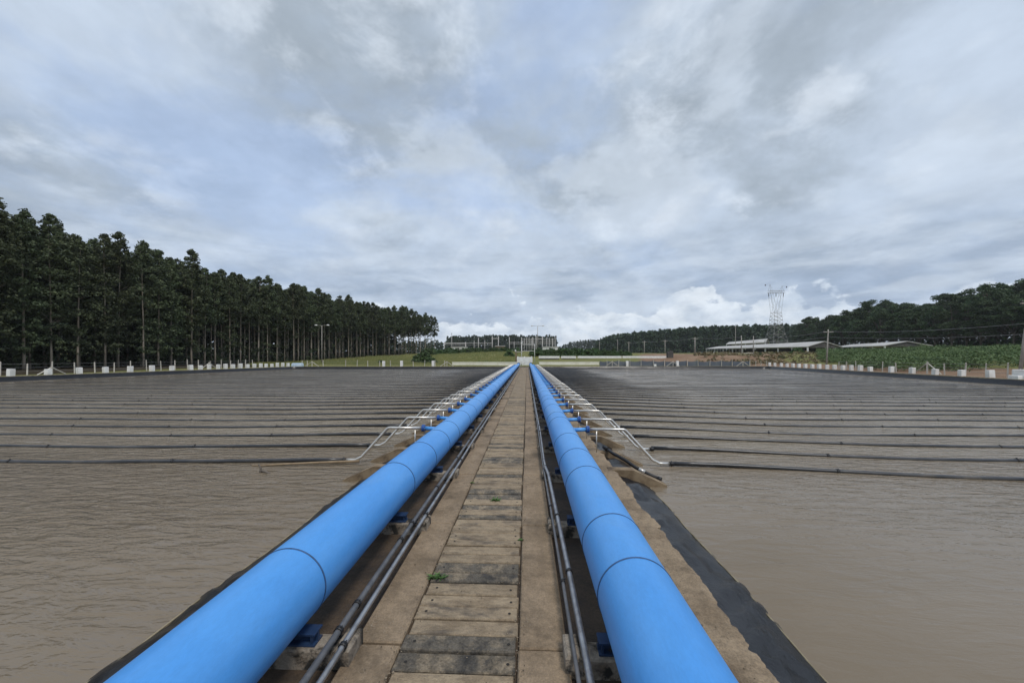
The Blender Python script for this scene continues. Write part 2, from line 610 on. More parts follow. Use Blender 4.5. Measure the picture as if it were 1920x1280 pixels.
def ledge(side):
    """outer shelf with a broken edge"""
    b = MB()
    vs, fs = [], []
    ys = [lerp(YA, .5, i / 90) for i in range(90)] + [lerp(.5, 8, i / 560) for i in range(560)] + [lerp(8, 16, i / 160) for i in range(160)] + [lerp(16, YB, i / 160) for i in range(161)]
    for i, y in enumerate(ys):
        jag = .045 + .026 * nz(y * 2.3, side * 7) + .020 * nz(y * 7.1, side * 3) + .010 * nz(y * 19, side)
        jag += .007 * nz(y * 43, side) + .004 * nz(y * 90, side)
        j2 = max(0, nz(y * 1.3, 5 + side)) * .05 + max(0, nz(y * 11, 8 + side) - .18) * .10
        xo = 1.605 + jag - j2
        xi = 1.24
        for (x, z) in ((xi, -.04), (xo - .05, -.025 + .01 * nz(y * 5, 2)), (xo, -.035 + .012 * nz(y * 9, 4)), (xo - .01, -.075), (xo - .12, -.2), (xo - .12, -1)):
            vs.append((XC + side * x, y, z))
    n = 6
    for i in range(len(ys) - 1):
        for k in range(n - 1):
            q = (i * n + k, (i + 1) * n + k, (i + 1) * n + k + 1, i * n + k + 1)
            fs.append(q if side < 0 else q[::-1])
    b.add(vs, fs)
    return b.build('ledge', M['ledge'], cw)


ledge(1); ledge(-1)

# deck slabs on both sides of the planks
DXL, DXR = -.966, .222
PXL, PXR = -.690, -.056
for (xa, xb, y0) in ((DXL, PXL - .012, 2.06), (PXR + .012, DXR, 2.05)):
    k = -6
    while True:
        ya = y0 + 1.5 * k
        if ya > YB - .3: break
        b = MB()
        b.box(xa + random.uniform(-.006, .006), xb, ya + .006, min(ya + 1.494, YB), -.16, random.uniform(-.004, .002), ch=.008)
        b.build('deck_slab', M['concrete'], cw)
        k += 1

# planks: edges measured on the photo, then a regular 12.5 cm rhythm
edges = [1.38, 1.51, 1.635, 1.76, 1.882, 2.011, 2.133, 2.258, 2.378, 2.5, 2.635, 2.752, 2.894, 3.019, 3.146, 3.246, 3.384, 3.533, 3.672, 3.77, 3.90, 4.03, 4.18, 4.34, 4.50, 4.66, 4.80, 4.95]
dark = {5: 1, 4: .9, 10: .8, 11: .6, 18: .8, 20: 1, 22: 1, 23: 1}
while len(edges) < 101:
    edges.append(edges[-1] + random.choice((.118, .125, .13, .138, .15)))


def plank(b, ya, yb, zt, detail=True):
    j = lambda: random.uniform(-.008, .008)
    b.box(PXL + j(), PXR + j() - .004, ya + .006, yb - .006, -.06, zt, ch=.006)
    if detail:
        for x in (PXL + .06 + j(), PXR - .05 + j()):
            yc = (ya + yb) / 2 + j()
            r = .009
            ring = [(x + r * math.cos(a), yc + r * math.sin(a), zt + .0025) for a in [k * math.pi / 4 for k in range(8)]]
            b.add(ring, [tuple(range(8))], 1)


for i in range(len(edges) - 1):
    b = MB()
    plank(b, edges[i], edges[i + 1], random.uniform(-.007, .004), random.random() < .75)
    dk = dark.get(i, 0) > .5 or (i > 26 and random.random() < .12)
    o = b.build('plank', [M['plank_dark' if dk else 'plank'], M['hole']], cw)
    if dk and i in dark: o['label'] = 'blackened plank'
b = MB()
y = YA
while y < edges[0] - .13:
    plank(b, y, min(y + .125, edges[0]), random.uniform(-.006, .003), False); y += .125
y = edges[-1]
while y < YB - .2:
    w = random.choice((.125, .13, .25, .38)) if y > 16 else .13
    plank(b, y, y + w, random.uniform(-.006, .003), False); y += w
tag(b.build('plank', [M['plank'], M['hole']], cw), kind='stuff')
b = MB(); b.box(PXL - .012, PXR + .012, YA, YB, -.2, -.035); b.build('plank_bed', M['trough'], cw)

# buttresses (ribs) on both outer flanks, hence parts of the causeway
NARM = 46
ARM0, ASP = 6.4, 1.1
rib_me = {}
for side in (1, -1):
    b = MB()
    pr = [(1.55, -.028), (1.9, -.030), (2.36, -.235), (2.42, -.50), (2.3, -.75), (1.5, -.75)]
    t = .075
    vs = [(side * x + .0, yy, z) for yy in (-t, t) for (x, z) in pr]
    n = len(pr)
    fs = [tuple(range(n))[::side], tuple(range(n, 2 * n))[::-side]]
    for i in range(n):
        j = (i + 1) % n
        q = (i, n + i, n + j, j)
        fs.append(q if side > 0 else q[::-1])
    b.add(vs, fs)
    # cap lip standing proud
    rib_me[side] = b.mesh('buttress', M['rib'])
for side in (1, -1):
    for k in range(47):
        o = obj('buttress', rib_me[side], cw, (XC, 5.5 + ASP * k, random.uniform(-.012, .012)))
        o.rotation_euler = (0, 0, R(random.uniform(-2.5, 2.5)))


# black liner strips along the causeway
def flank(side):
    b = MB()

    def fn(u, v):
        y = lerp(YA, YB, v ** 1.6)
        w = nz(y * .7, side * 3) * .05 + nz(y * 1.9, side) * .02
        x = lerp(1.52, 2.17 + w, u)
        z = lerp(-.075, WZ - .028, u ** 1.0) + (.036 * nz(y * 2.4 + u * 1.5, u * 2, side) + .085 * abs(nz(y * 4.2 - u * 2.6, u * 1.0, 7)) + .05 * abs(nz(y * 9 + u * 3, u * 1.5, 3))) * (1 - abs(2 * u - 1)) ** .7 + .006 * nz(y * 14, u * 4)
        if u > .99: z = WZ - .08
        return (XC + side * x, y, z)
    b.grid(fn, 16, 900)
    o = b.build('pond_liner', M['liner'])
    tag(o, 'black plastic liner sloping from the %s edge of the causeway into the water' % ('right' if side > 0 else 'left'), 'pond liner', 'liners along the causeway')
    pts = []
    hb = MB()
    for i in range(160):
        y = lerp(YA, 5.35, i / 159)
        w = nz(y * .7, side * 3) * .05 + nz(y * 1.9, side) * .02
        pts.append((XC + side * (2.10 + w + .01 * nz(y * 3)), y, WZ + .004 + .004 * nz(y * 8)))
    hb.tube(pts, .007, 6)
    hb.build('hem', M['hem'], o)


flank(1); flank(-1)

# --------------------------------------------------------------- pipelines
PR, PZC, PXO = .209, .30, .974
seams = {-1: [.35, 2.07, 3.78, 4.7, 5.51, 6.28, 7.5, 8.5, 9.56, 11.0, 12.8, 14.3, 16, 17.4, 19.2, 21, 23, 25, 27.5, 30, 33, 36, 39, 43, 47, 52],
         1: [.9, 2.05, 2.62, 3.76, 4.47, 5.35, 6.78, 7.4, 8.57, 9.7, 10.6, 12.0, 13.1, 14.6, 15.8, 17.1, 18.6, 20.2, 22, 24, 26, 28.5, 31, 34, 37, 41, 46, 51]}
for side in (-1, 1):
    x = XC + side * PXO
    t = thing('blue_pipeline', 'long bright blue steel pipeline on the %s of the plank walkway' % ('right' if side > 0 else 'left'), 'pipeline', (0, 0, 0), 0, 'two blue pipelines')
    b = MB()
    ys = sorted(set([YA, YB - .6] + [YA + .75 * i for i in range(int((YB - .6 - YA) / .75))]))

    def off(y):
        return Vector((.012 * nz(y * .35, side * 9), 0, .008 * nz(y * .4, 3 + side)))
    pts = [Vector((x, y, PZC)) + off(y) for y in ys]
    b.tube(pts, PR, 56)
    b.build('pipe', M['blue'], t)
    b = MB()
    e0 = pts[-1]
    b.tube([e0 + Vector((0, -.05, 0)), e0 + Vector((0, .02, 0))], PR + .06, 32)
    b.build('end_flange', M['blue_dark'], t)
    for s in seams[side]:
        p = Vector((x, s, PZC)) + off(s)
        ring = MB()
        n = 56
        vs, fs = [], []
        wr = (.004, .0052, .0045)[random.randrange(3)]
        for (dy, rr) in ((-wr - .001, PR - .002), (-wr, PR + .0035), (wr, PR + .0035), (wr + .001, PR - .002)):
            for k in range(n):
                an = 2 * math.pi * k / n
                vs.append((p.x + rr * math.cos(an), p.y + dy, p.z + rr * math.sin(an)))
        for k in range(3):
            for i in range(n):
                j = (i + 1) % n
                fs.append((k * n + i, k * n + j, (k + 1) * n + j, (k + 1) * n + i))
        ring.add(vs, fs, 0, True)
        ring.build('weld_seam', M['seam'], t)

# --------------------------------------------------------------- supports
proto = {}
for side in (-1, 1):
    t = thing('pipe_support', 'x', 'pipe support', (0, 0, 0), 0, 'supports under the blue pipelines')
    b = MB()
    xi = .555 if side < 0 else .585
    x0, x1 = XC + side * xi, XC + side * 1.30
    b.box(min(x0, x1), max(x0, x1), -.065, .065, -.3, .055, ch=.008)
    b.build('sleeper', M['block'], t)
    b = MB()
    x0, x1 = XC + side * (xi - .012), XC + side * (xi + .075)
    b.box(min(x0, x1), max(x0, x1), -.085, .085, -.02, .083, ch=.012)
    b.build('end_block', M['block'], t)
    b = MB()
    x0, x1 = XC + side * .75, XC + side * 1.20
    b.box(min(x0, x1), max(x0, x1), -.04, .04, .056, .066)
    b.box(min(x0, x1), max(x0, x1), -.006, .006, .066, .112)
    b.box(min(x0, x1), max(x0, x1), -.04, .04, .112, .121)
    for q in (.77, 1.18):
        xx = XC + side * q
        b.box(xx - .005, xx + .005, -.036, .036, .067, .1115)
    b.build('saddle', M['saddle'], t)
    index_kids(t)
    nm = 'right' if side > 0 else 'left'
    for k in range(40):
        o = t if k == 0 else copy_tree(t)
        o.location = (0, 1.98 + 1.49 * k, 0)
        if k < 12:
            o['label'] = '%s concrete block and blue saddle from the front under the %s blue pipeline' % (ONES[k + 1], nm)
        else:
            o['label'] = 'small distant concrete block and saddle under the far half of the %s blue pipeline' % nm

# ---------------------------------------------------- white branch pipes
for side in (-1, 1):
    nm = 'right' if side > 0 else 'left'
    t = thing('branch_pipe', 'x', 'branch pipe', (0, 0, 0), 0, 'white branch pipes of the %s blue pipeline' % nm)
    S = lambda x, z, y=0: Vector((side * x, y, z))
    b = MB()
    b.tube([S(1.13, .345), S(1.40, .36)], .034, 14)
    b.tube([S(1.16, .345), S(1.19, .347)], .043, 14)
    b.build('stub', M['blue'], t)
    b = MB()
    b.tube([S(1.385, .36), S(1.408, .36)], .060, 18)
    b.tube([S(1.412, .36), S(1.435, .361)], .060, 18)
    fl = b.build('flange', M['blue_dark'], t)
    for k in range(6):
        an = k * math.pi / 3
        y_, z_ = .045 * math.cos(an), .045 * math.sin(an)
        b = MB()
        b.tube([S(1.372, .36 + z_, y_), S(1.45, .36 + z_, y_)], .007, 6)
        b.build('bolt', M['steel'], fl)
    b = MB()
    pts = [S(1.43, .362), S(1.9, .362)]
    for q in (0, .25, .5, .75, 1):   # bend
        a = lerp(0, R(47), q)
        pts.append(S(2.0 + .075 * math.sin(a), .362 - .075 * (1 - math.cos(a))))
    pts += [S(2.50, -.148)]
    for q in (0, .33, .66, 1):
        a = lerp(R(47), 0, q)
        pts.append(S(2.63 - .07 * math.sin(a), -.205 + .06 * (1 - math.cos(a))))
    pts += [S(2.80, -.207)]
    b.tube(pts, .0235, 12)
    b.build('white_pipe', M['white_pipe'], t)
    b = MB()
    b.tube([S(2.78, -.207), S(2.86, -.208)], .034, 10)
    b.tube([S(2.815, -.25), S(2.815, -.16)], .012, 6)
    b.build('hose_joint', M['rubber'], t)
    b = MB()
    b.tube([S(1.56, -.05), S(1.56, .35)], .011, 8)
    b.tube([S(1.55, -.045), S(1.55, -.028)], .035, 8)
    b.build('support_leg', M['white_pipe'], t)
    index_kids(t)
    for k in range(NARM):
        if k == 8: KIDS[fl.name] = []      # bolts are too small to show farther off
        o = t if k == 0 else copy_tree(t)
        y = ARM0 + ASP * k + (0 if k == 0 else random.uniform(-.06, .06))
        o.location = (XC, y, random.uniform(-.012, .012) if k else 0)
        o.rotation_euler = (0, 0, R(random.uniform(-1.2, 1.2)) if k else 0)
        if k < 16:
            o['label'] = '%s white branch pipe from the front, bolted to the %s blue pipeline' % (ONES[k + 1], nm)
        else:
            o['label'] = 'small white branch pipe in the distant close-packed ladder on the %s blue pipeline' % nm

# ------------------------------------------------------- floating hoses
ring_mb = MB()
ring_mb.tube([(-.022, 0, 0), (.022, 0, 0)], .041, 10)
ring_mb.tube([(0, 0, .03), (0, 0, .052)], .010, 6)
coupling_me = ring_mb.mesh('coupling', M['rubber'])
for side in (-1, 1):
    nm = 'right' if side > 0 else 'left'
    for k in range(NARM):
        y0 = ARM0 + ASP * k
        sag = (.10 + .0 * k) * min(1, .2 + k * .04) * 6
        # how far the hose reaches: to the bank minus a margin
        xe = BAS[1].x if side < 0 else BAS[2].x
        a, bb = (NL, FL) if side < 0 else (NR, FR)
        bx = ext(a, bb, y0).x
        L = abs(bx - XC) - (2.2 + 1.5 * random.random())
        xs = [2.84]
        while xs[-1] < L:
            xs.append(xs[-1] + (.35 if xs[-1] < 12 else .7) * (1 if k < 20 else 1.6))
        ph = random.uniform(0, 50)
        dr = random.uniform(-.14, .14)
        am = .07 + .26 * min(1, k / 16)
        def hy(x):
            s = x - 2.84
            toward = -((.56 if side > 0 else .24) + .03 * min(k, 14)) * sst(0, 5.5, s)
            return y0 + toward + am * (nz(x * .16, ph) + .35 * nz(x * .5, ph + 9)) * sst(0, 4, s) + dr * s / 30
        def hz(x):
            s = x - 2.84
            return lerp(-.207, WZ + lerp(.014, lerp(.006, -.016, sst(4, 34, k)), sst(1.5, 6.5, s)), sst(0, 2.5, s)) + (.016 * nz(x * .28, ph + 20) + .012 * nz(x * 1.1, ph)) * sst(1, 5, s)
        b = MB()
        b.tube([(XC + side * x, hy(x), hz(x)) for x in xs], .035, 8 if k < 14 else 6)
        o = b.build('floating_hose', M['hose'])
        if k < 20:
            lab = '%s black floating hose from the front in the pond on the %s' % (ONES[k + 1], nm)
        else:
            lab = 'thin distant black hose among the far rows of the pond on the %s' % nm
        tag(o, lab, 'hose', 'black hoses floating in the %s pond' % nm)
        if k < 12:
            x = random.uniform(5.2, 7)
            while x < L - 1:
                c = obj('coupling', coupling_me, o, (XC + side * x, hy(x), hz(x)))
                c.rotation_euler = (R(random.uniform(-25, 25)), 0, math.atan2(hy(x + .1) - hy(x - .1), .2) * side)
                x += random.uniform(2.2, 3.4)
        if side < 0 and k == 0:
            mb = MB()
            mb.tube([(XC - x, hy(2.9) - .10 - .016 * i, max(hz(x), WZ + .02) + .012 - .003 * i) for i, x in enumerate([2.5 + .16 * j for j in range(12)])], [.022 - .0008 * j for j in range(12)], 8)
            mb.build('mud_caked_end', M['mudhose'], o)

# loose black hose with a white sleeve, lying over the first right buttress
t = thing('loose_hose', 'short black hose with white sleeve lying over the first buttress right of the pipeline', 'hose')
pth = [PZ(1133, 838, .01), PZ(1150, 850, .0), PZ(1172, 862, -.03), PZ(1192, 876, -.10), PZ(1215, 888, -.17), PZ(1240, 899, -.215)]
b = MB(); b.tube(pth, .026, 10); b.build('hose', M['rubber'], t)
b = MB(); b.tube([pth[3].lerp(pth[4], .25), pth[3].lerp(pth[4], .75)], .031, 10); b.build('sleeve', M['white_pipe'], t)
b = MB(); b.tube([pth[0], pth[0].lerp(pth[1], .4)], .036, 10); b.tube([pth[5].lerp(pth[4], .25), pth[5]], .034, 10); b.build('coupling', M['rubber'], t)

# drifting debris in the left pond
t = thing('driftwood', 'small dark forked stick poking out of the water before the left hoses', 'driftwood')
p = PZ(490, 886, WZ)
b = MB()
b.tube([p + Vector((-.02, 0, -.05)), p + Vector((-.02, .02, .06)), p + Vector((-.07, .03, .13))], [.02, .017, .01], 7)
b.tube([p + Vector((-.02, .02, .03)), p + Vector((.07, .0, .02)), p + Vector((.16, -.03, -.005))], [.017, .02, .012], 7)
b.build('stick', M['bark'], t)

# ------------------------------------------------------------- conduits
def conduit(label, pts, r, m, clampy=(), n=10):
    t = thing('conduit', label, 'conduit')
    b = MB()
    P_ = []
    for i in range(len(pts) - 1):
        a, c = Vector(pts[i]), Vector(pts[i + 1])
        k = max(1, int((c - a).length / 1.2))
        for j in range(k):
            q = a.lerp(c, j / k)
            P_.append(q + Vector((.006 * nz(q.y * .9, r * 90, 1), 0, .005 * nz(q.y * .8, r * 50))))
    P_.append(Vector(pts[-1]))
    b.tube(P_, r, n)
    b.build('tube', m, t)
    for y in clampy:
        i = min(range(len(P_) - 1), key=lambda i: abs(P_[i].y - y))
        u = (y - P_[i].y) / max(.01, P_[i + 1].y - P_[i].y)
        q = P_[i].lerp(P_[i + 1], max(0, min(1, u)))
        c = MB()
        c.tube([q + Vector((0, -.012, 0)), q + Vector((0, .012, 0))], r + .006, 10)
        c.tube([q, q + Vector((.02, 0, .03))], .004, 5)
        c.build('clamp', M['rubber'], t)


zc = .083
conduit('dark grey conduit tube running beside the left pipeline', [(-1.03, YA, zc + .02), (-1.03, 14, zc + .02), (-1.03, YB, zc + .022)], .0185, M['darktube'], [2.0, 2.22, 2.62, 3.3, 4.1, 5.2, 6.6])
conduit('galvanised conduit along the edge of the deck beside the left pipeline', [(-.957, YA, zc + .018), (-.957, 9, zc + .018), (-.965, YB, zc + .02)], .0155, M['steel'], [1.9, 3.5, 5.0])
conduit('thick pale grey conduit beside the right pipeline, kinked half way', [(.292, YA, zc + .024), (.290, 2.6, zc + .024), (.272, 4.72, zc + .03), (.245, 4.95, zc + .055), (.236, 5.06, zc + .03)], .019, M['steel'], [2.02, 3.5])
conduit('thin dark conduit between the right pair along the deck edge', [(.238, YA, zc + .016), (.240, 2.5, zc + .016), (.222, 5, zc + .018), (.232, 9, zc + .02), (.232, YB, zc + .02)], .011, M['darktube'], [2.0, 3.47])
conduit('slim galvanised conduit on the right deck edge, running to the far end', [(.250, 4.9, zc + .05), (.240, 5.3, zc + .045), (.262, 7.4, zc + .03), (.25, 16, zc + .03), (.25, YB, zc + .03)], .014, M['steel'], [5, 6.5, 8])

# ------------------------------------------------------------------ weeds
for (X, Y, s, lab) in ((820, 1082, 1.0, 'green weed tuft growing at the left edge of the planks'), (928, 938, .9, 'small green weed sprouting between two dark planks'), (976, 1012, .35, 'tiny weed in the joint right of the planks'), (886, 905, .4, 'tiny weed at the far left joint of the planks')):
    p = PZ(X, Y, 0)
    b = MB()
    for i in range(46):
        a = random.uniform(0, 6.28); l = random.uniform(.03, .07) * s
        e = random.uniform(.15, 1.0)
        d = Vector((math.cos(a) * 1.2, math.sin(a) * .7, e)).normalized() * l
        q = p + Vector((random.uniform(-.05, .05) * s, random.uniform(-.02, .02) * s, 0))
        w = Vector((-math.sin(a), math.cos(a), 0)) * .004
        b.add([q - w, q + w, q + d * .6 + w * 1.3, q + d + Vector((0, 0, -.006)), q + d * .6 - w * 1.3], [(0, 1, 2, 3, 4)])
    o = b.build('weed', M['weed']); tag(o, lab, 'weed', 'weeds on the walkway')

# grit, crumbs of concrete and dry leaf bits lying on the walkway
b = MB()
for i in range(2600):
    y = 1.3 + 11 * random.random() ** 1.6
    q = random.random()
    if q < .30: x = PXL - .012 + random.gauss(0, .02)
    elif q < .55: x = PXR + .012 + random.gauss(0, .02)
    elif q < .75: x = random.uniform(DXL + .01, DXR - .01)
    else: x = XC + random.choice((-1, 1)) * random.uniform(1.3, 1.58)
    z = .004 if DXL < x < DXR else -.028
    r = random.uniform(.002, .0055) * (1.6 if random.random() < .06 else 1)
    a = random.uniform(0, 6.28)
    e = [Vector((r * math.cos(a + k * 2.1) * random.uniform(.7, 1.5), r * math.sin(a + k * 2.1), 0)) for k in range(3)]
    c = Vector((x, y, z))
    b.add([c + e[0], c + e[1], c + e[2], c + Vector((0, 0, r * 1.1))], [(0, 1, 3), (1, 2, 3), (2, 0, 3)])
M['grit'] = mat('grit', (.30, .24, .17), (.10, .075, .05), 60, rough=.95, lo=.45, hi=.55, world=True)
tag(b.build('grit', M['grit']), 'loose grit and crumbs in the joints of the walkway', 'grit', None, 'stuff')

# ---------------------------------------------------------------- foliage
def rot_rand():
    a = random.uniform(0, 6.28); z = random.uniform(-1, 1); s = math.sqrt(1 - z * z)
    return Vector((s * math.cos(a), s * math.sin(a), z))


def leaves(b, c, rad, n, size, flat=.7, droop=.5, long=1.6):
    for _ in range(n):
        d = rot_rand()
        rr = rad * (random.random() ** .4)
        p = c + Vector((d.x * rr, d.y * rr, d.z * rr * flat))
        u = rot_rand(); u.z = u.z * .6 - droop; u.normalize()
        w = u.cross(rot_rand())
        if w.length < .05: continue
        w.normalize()
        s = size * random.uniform(.6, 1.4)
        u *= s * long * .5; w *= s * .5
        b.add([p - u, p + w * .8, p + u, p - w * .8], [(0, 1, 2, 3)])


def euc_crown(H, lo, wid, nclump, per, size, low=.26):
    """slim plantation eucalyptus: pointed head, thinning out downwards"""
    b = MB()
    for i in range(nclump):
        t = random.random() ** .75
        z = lerp(lo, 1.0, t) * H
        q = (z / H - lo) / (1 - lo)
        prof = wid * (max(0.0, 1 - q) ** .56) * (.62 + .55 * sst(0, .4, q))
        a = random.uniform(0, 6.28)
        r = prof * math.sqrt(random.uniform(.12, 1))
        c = Vector((r * math.cos(a), r * math.sin(a), z - .15 * r))
        leaves(b, c, random.uniform(.35, .8) * (.52 + .6 * (1 - q)), int(per * (.6 + .5 * (1 - q))), size, .75, .45)
    for i in range(int(nclump * low)):     # stray twigs low on the stem
        z = random.uniform(.12, lo) * H
        a = random.uniform(0, 6.28); r = random.uniform(.2, 1.2)
        leaves(b, Vector((r * math.cos(a), r * math.sin(a), z)), random.uniform(.3, .6), int(per * .7), size, .6, .5)
    return b.mesh('crown', M['leaf'])


def euc_trunk(H, lo, rad):
    b = MB()
    n = 9
    bx, by = random.uniform(-.25, .25), random.uniform(-.25, .25)
    pts = [(bx * (i / n) ** 2 + .05 * nz(i * .8, bx * 9), by * (i / n) ** 2 + .05 * nz(i * .8, by * 9 + 5), H * .96 * i / n - (.3 if i == 0 else 0)) for i in range(n + 1)]
    b.tube(pts, [lerp(rad, rad * .18, (i / n)) for i in range(n + 1)], 7)
    for i in range(11):
        z = lerp(lo * .8, .9, random.random()) * H
        a = random.uniform(0, 6.28); l = random.uniform(.7, 1.7) * (1.2 - z / H)
        k = z / (H * .96)
        p = Vector((bx * k * k, by * k * k, z))
        b.tube([p, p + Vector((math.cos(a) * l * .6, math.sin(a) * l * .6, l * .5)), p + Vector((math.cos(a) * l, math.sin(a) * l, l * .75))], [.03, .02, .008], 4)
    return b.mesh('trunk', M['trunk'])


EUC = []
for i in range(9):
    lo = (.30, .38, .45, .34, .50, .32, .42, .52, .36)[i]
    H = 16.4
    EUC.append((euc_trunk(H, lo, random.uniform(.10, .135)), euc_crown(H, lo, random.uniform(1.75, 2.25), 150, 52, .165)))
EUC2 = []
for lo in (.46, .52, .56, .49, .58, .44, .54):
    EUC2.append((euc_trunk(16.4, lo, random.uniform(.10, .14)), euc_crown(16.4, lo, random.uniform(2.1, 2.5), 140, 50, .17, .06)))


def tree(name, label, cat, group, base, var, s, rz):
    t = thing(name, label, cat, base, rz, group)
    t.scale = s
    obj('trunk', var[0], t); obj('crown', var[1], t)
    return t


rows = ['front', 'second', 'third', 'fourth', 'fifth']
cnt = 0
for r in range(5):
    y = 22 + random.uniform(0, 1.5)
    ymax = 146 - r * 1.0
    while y < ymax:
        x = front_x(y) - r * 2.6 + random.uniform(-.45, .45)
        yy = y + random.uniform(-.4, .4)
        s = random.uniform(.90, 1.03)
        if r == 0 and random.random() < .12: s *= 1.06
        if yy > 132: s *= .92
        var = EUC[random.randrange(9)] if random.random() > sst(45, 66, yy) else EUC2[random.randrange(7)]
        s *= 1.02 - .02 * sst(36, 52, yy)
        kind = 'tall' if s > .97 else 'shorter'
        zone = 'nearest the camera' if yy < 50 else 'midway along' if yy < 100 else 'near the far end'
        tree('eucalyptus_tree', '%s slim eucalyptus in the %s row of the left plantation, %s' % (kind, rows[r], {'nearest the camera': 'close to the pond corner', 'midway along': 'midway along it', 'near the far end': 'towards its far end'}[zone]),
             'tree', 'eucalyptus trees of the left plantation', (x, yy, hgt(x, yy) - .1), var, (s * random.uniform(.92, 1.12), s * random.uniform(.92, 1.12), s), random.uniform(0, 6.28))
        cnt += 1
        y += (2.25 if r < 3 else 2.9) * (1 if y < 110 else 1.15)
print('left plantation trees', cnt)


# deep rows behind, one mass
def far_wood(name, spots, crown_fn, label, cat, mats, trunk=True):
    b = MB()
    for (p, H) in spots:
        crown_fn(b, p, H)
        if trunk:
            b.tube([p - Vector((0, 0, .3)), p + Vector((0, 0, H * .8))], [.12, .05], 5, 1, False)
    o = b.build(name, mats)
    tag(o, label, cat, None, 'stuff')
    return o


def crown_euc_far(b, p, H, n=26, per=9, size=.75, lo=.3, wide=.13):
    for i in range(n):
        t = random.random() ** .8
        z = lerp(lo, 1, t) * H
        q = (z / H - lo) / (1 - lo)
        r = H * wide * (max(0, 1 - q) ** .6) * math.sqrt(random.random())
        a = random.uniform(0, 6.28)
        leaves(b, p + Vector((r * math.cos(a), r * math.sin(a), z)), H * .05, per, size, .8, .3)


sp = []
y = 20
while y < 141:
    for r in (5, 6.3, 7.6):
        x = front_x(y) - r * 2.6 + random.uniform(-.6, .6)
        sp.append((Vector((x, y, hgt(x, y))), 15.5 * random.uniform(.85, 1.02)))
    y += 2.6
far_wood('plantation_interior', sp, lambda b, p, H: crown_euc_far(b, p, H, 52, 9, .7, .02), 'dark interior of the eucalyptus plantation behind its front rows', 'wood', [M['leaf'], M['trunk']])

# understorey of dark shrubs at the foot of the plantation
b = MB()
for i in range(620):
    y = 24 + 116 * random.random() ** 1.5
    x = front_x(y) - random.uniform(.8, 16)
    h = random.uniform(.5, 3.2) * (1.0 if y < 75 else .45)
    leaves(b, Vector((x, y, hgt(x, y) + h * .55)), h * .6, 30, .32, .8, .2)
tag(b.build('undergrowth', M['leaf']), 'dark low undergrowth between the eucalyptus trunks', 'undergrowth', None, 'stuff')


# --------------------------------------------- right wood of rounded trees
def round_crown(H, w, nb):
    b = MB(); br = MB()
    br.tube([(0, 0, -.4), (.1, .05, H * .35), (.15, -.1, H * .7)], [.26, .2, .1], 8)
    for i in range(nb):
        a = random.uniform(0, 6.28)
        t = random.random()
        z = H * lerp(.34, .92, t)
        r = w * (math.sin(math.pi * lerp(.28, .97, t)) ** .7) * math.sqrt(random.uniform(.15, 1))
        c = Vector((r * math.cos(a), r * math.sin(a), z))
        s0 = Vector((.1, 0, H * lerp(.2, .6, t)))
        br.tube([s0, s0.lerp(c, .6) + Vector((0, 0, .3)), c], [.09, .06, .02], 5)
        cr = random.uniform(.8, 1.5)
        leaves(b, c + Vector((0, 0, .3)), cr, 130, .25, .55, .1)
        leaves(b, c + Vector((0, 0, .3 + cr * .3)), cr * .85, 70, .24, .35, 0)
    return br.mesh('trunk', M['bark']), b.mesh('crown', M['leaf2'])


RND = [round_crown(17, random.uniform(3.2, 4.2), 44) for _ in range(6)]
line = [(1490, 215, 604), (1520, 190, 590), (1560, 165, 583), (1600, 148, 573), (1640, 135, 556), (1700, 126, 560), (1745, 120, 553), (1800, 112, 535), (1850, 106, 531), (1900, 101, 523), (1960, 96, 515), (2060, 88, 500), (2200, 80, 470)]


def topline(X):
    for i in range(len(line) - 1):
        if line[i][0] <= X <= line[i + 1][0]:
            t = (X - line[i][0]) / (line[i + 1][0] - line[i][0])
            return lerp(line[i][1], line[i + 1][1], t), lerp(line[i][2], line[i + 1][2], t)
    return line[-1][1], line[-1][2]


for r in range(4):
    X = 1494 + r * 7
    while X < 2180:
        d, yt = topline(min(X, 2199))
        dd = d + r * 5.0 - 4 + random.uniform(-1.5, 1.5)
        base = gz(X, dd)
        top = EYE.z + (HOR - yt) / F * dd
        H = (top - base.z) * random.uniform(.82, 1.04) * (1 if r > 0 else random.uniform(.7, .95))
        s = H / 17.0
        var = RND[random.randrange(6)]
        where = 'behind the green field' if X > 1700 else 'behind the open sheds'
        tree('broad_tree', '%s round-headed tree in the %s row of the wood %s' % ('tall' if H > 16 else 'smaller', rows[r], where), 'tree', 'round headed trees of the right wood',
             base - Vector((0, 0, .2)), var, (s * random.uniform(.9, 1.2), s * random.uniform(.9, 1.2), s), random.uniform(0, 6.28))
        X += F / dd * 4.6 * random.uniform(.85, 1.15)
b = MB()
for i in range(900):
    X = random.uniform(1490, 2170)
    d, yt = topline(X)
    p = gz(X, d + random.uniform(-3, 20))
    h = random.uniform(1.5, 7.0)
    leaves(b, p + Vector((0, 0, h * .55)), h * .55, 34, .55, .9, .1)
tag(b.build('undergrowth', M['leaf2']), 'dark undergrowth along the foot of the round-headed wood', 'undergrowth', None, 'stuff')


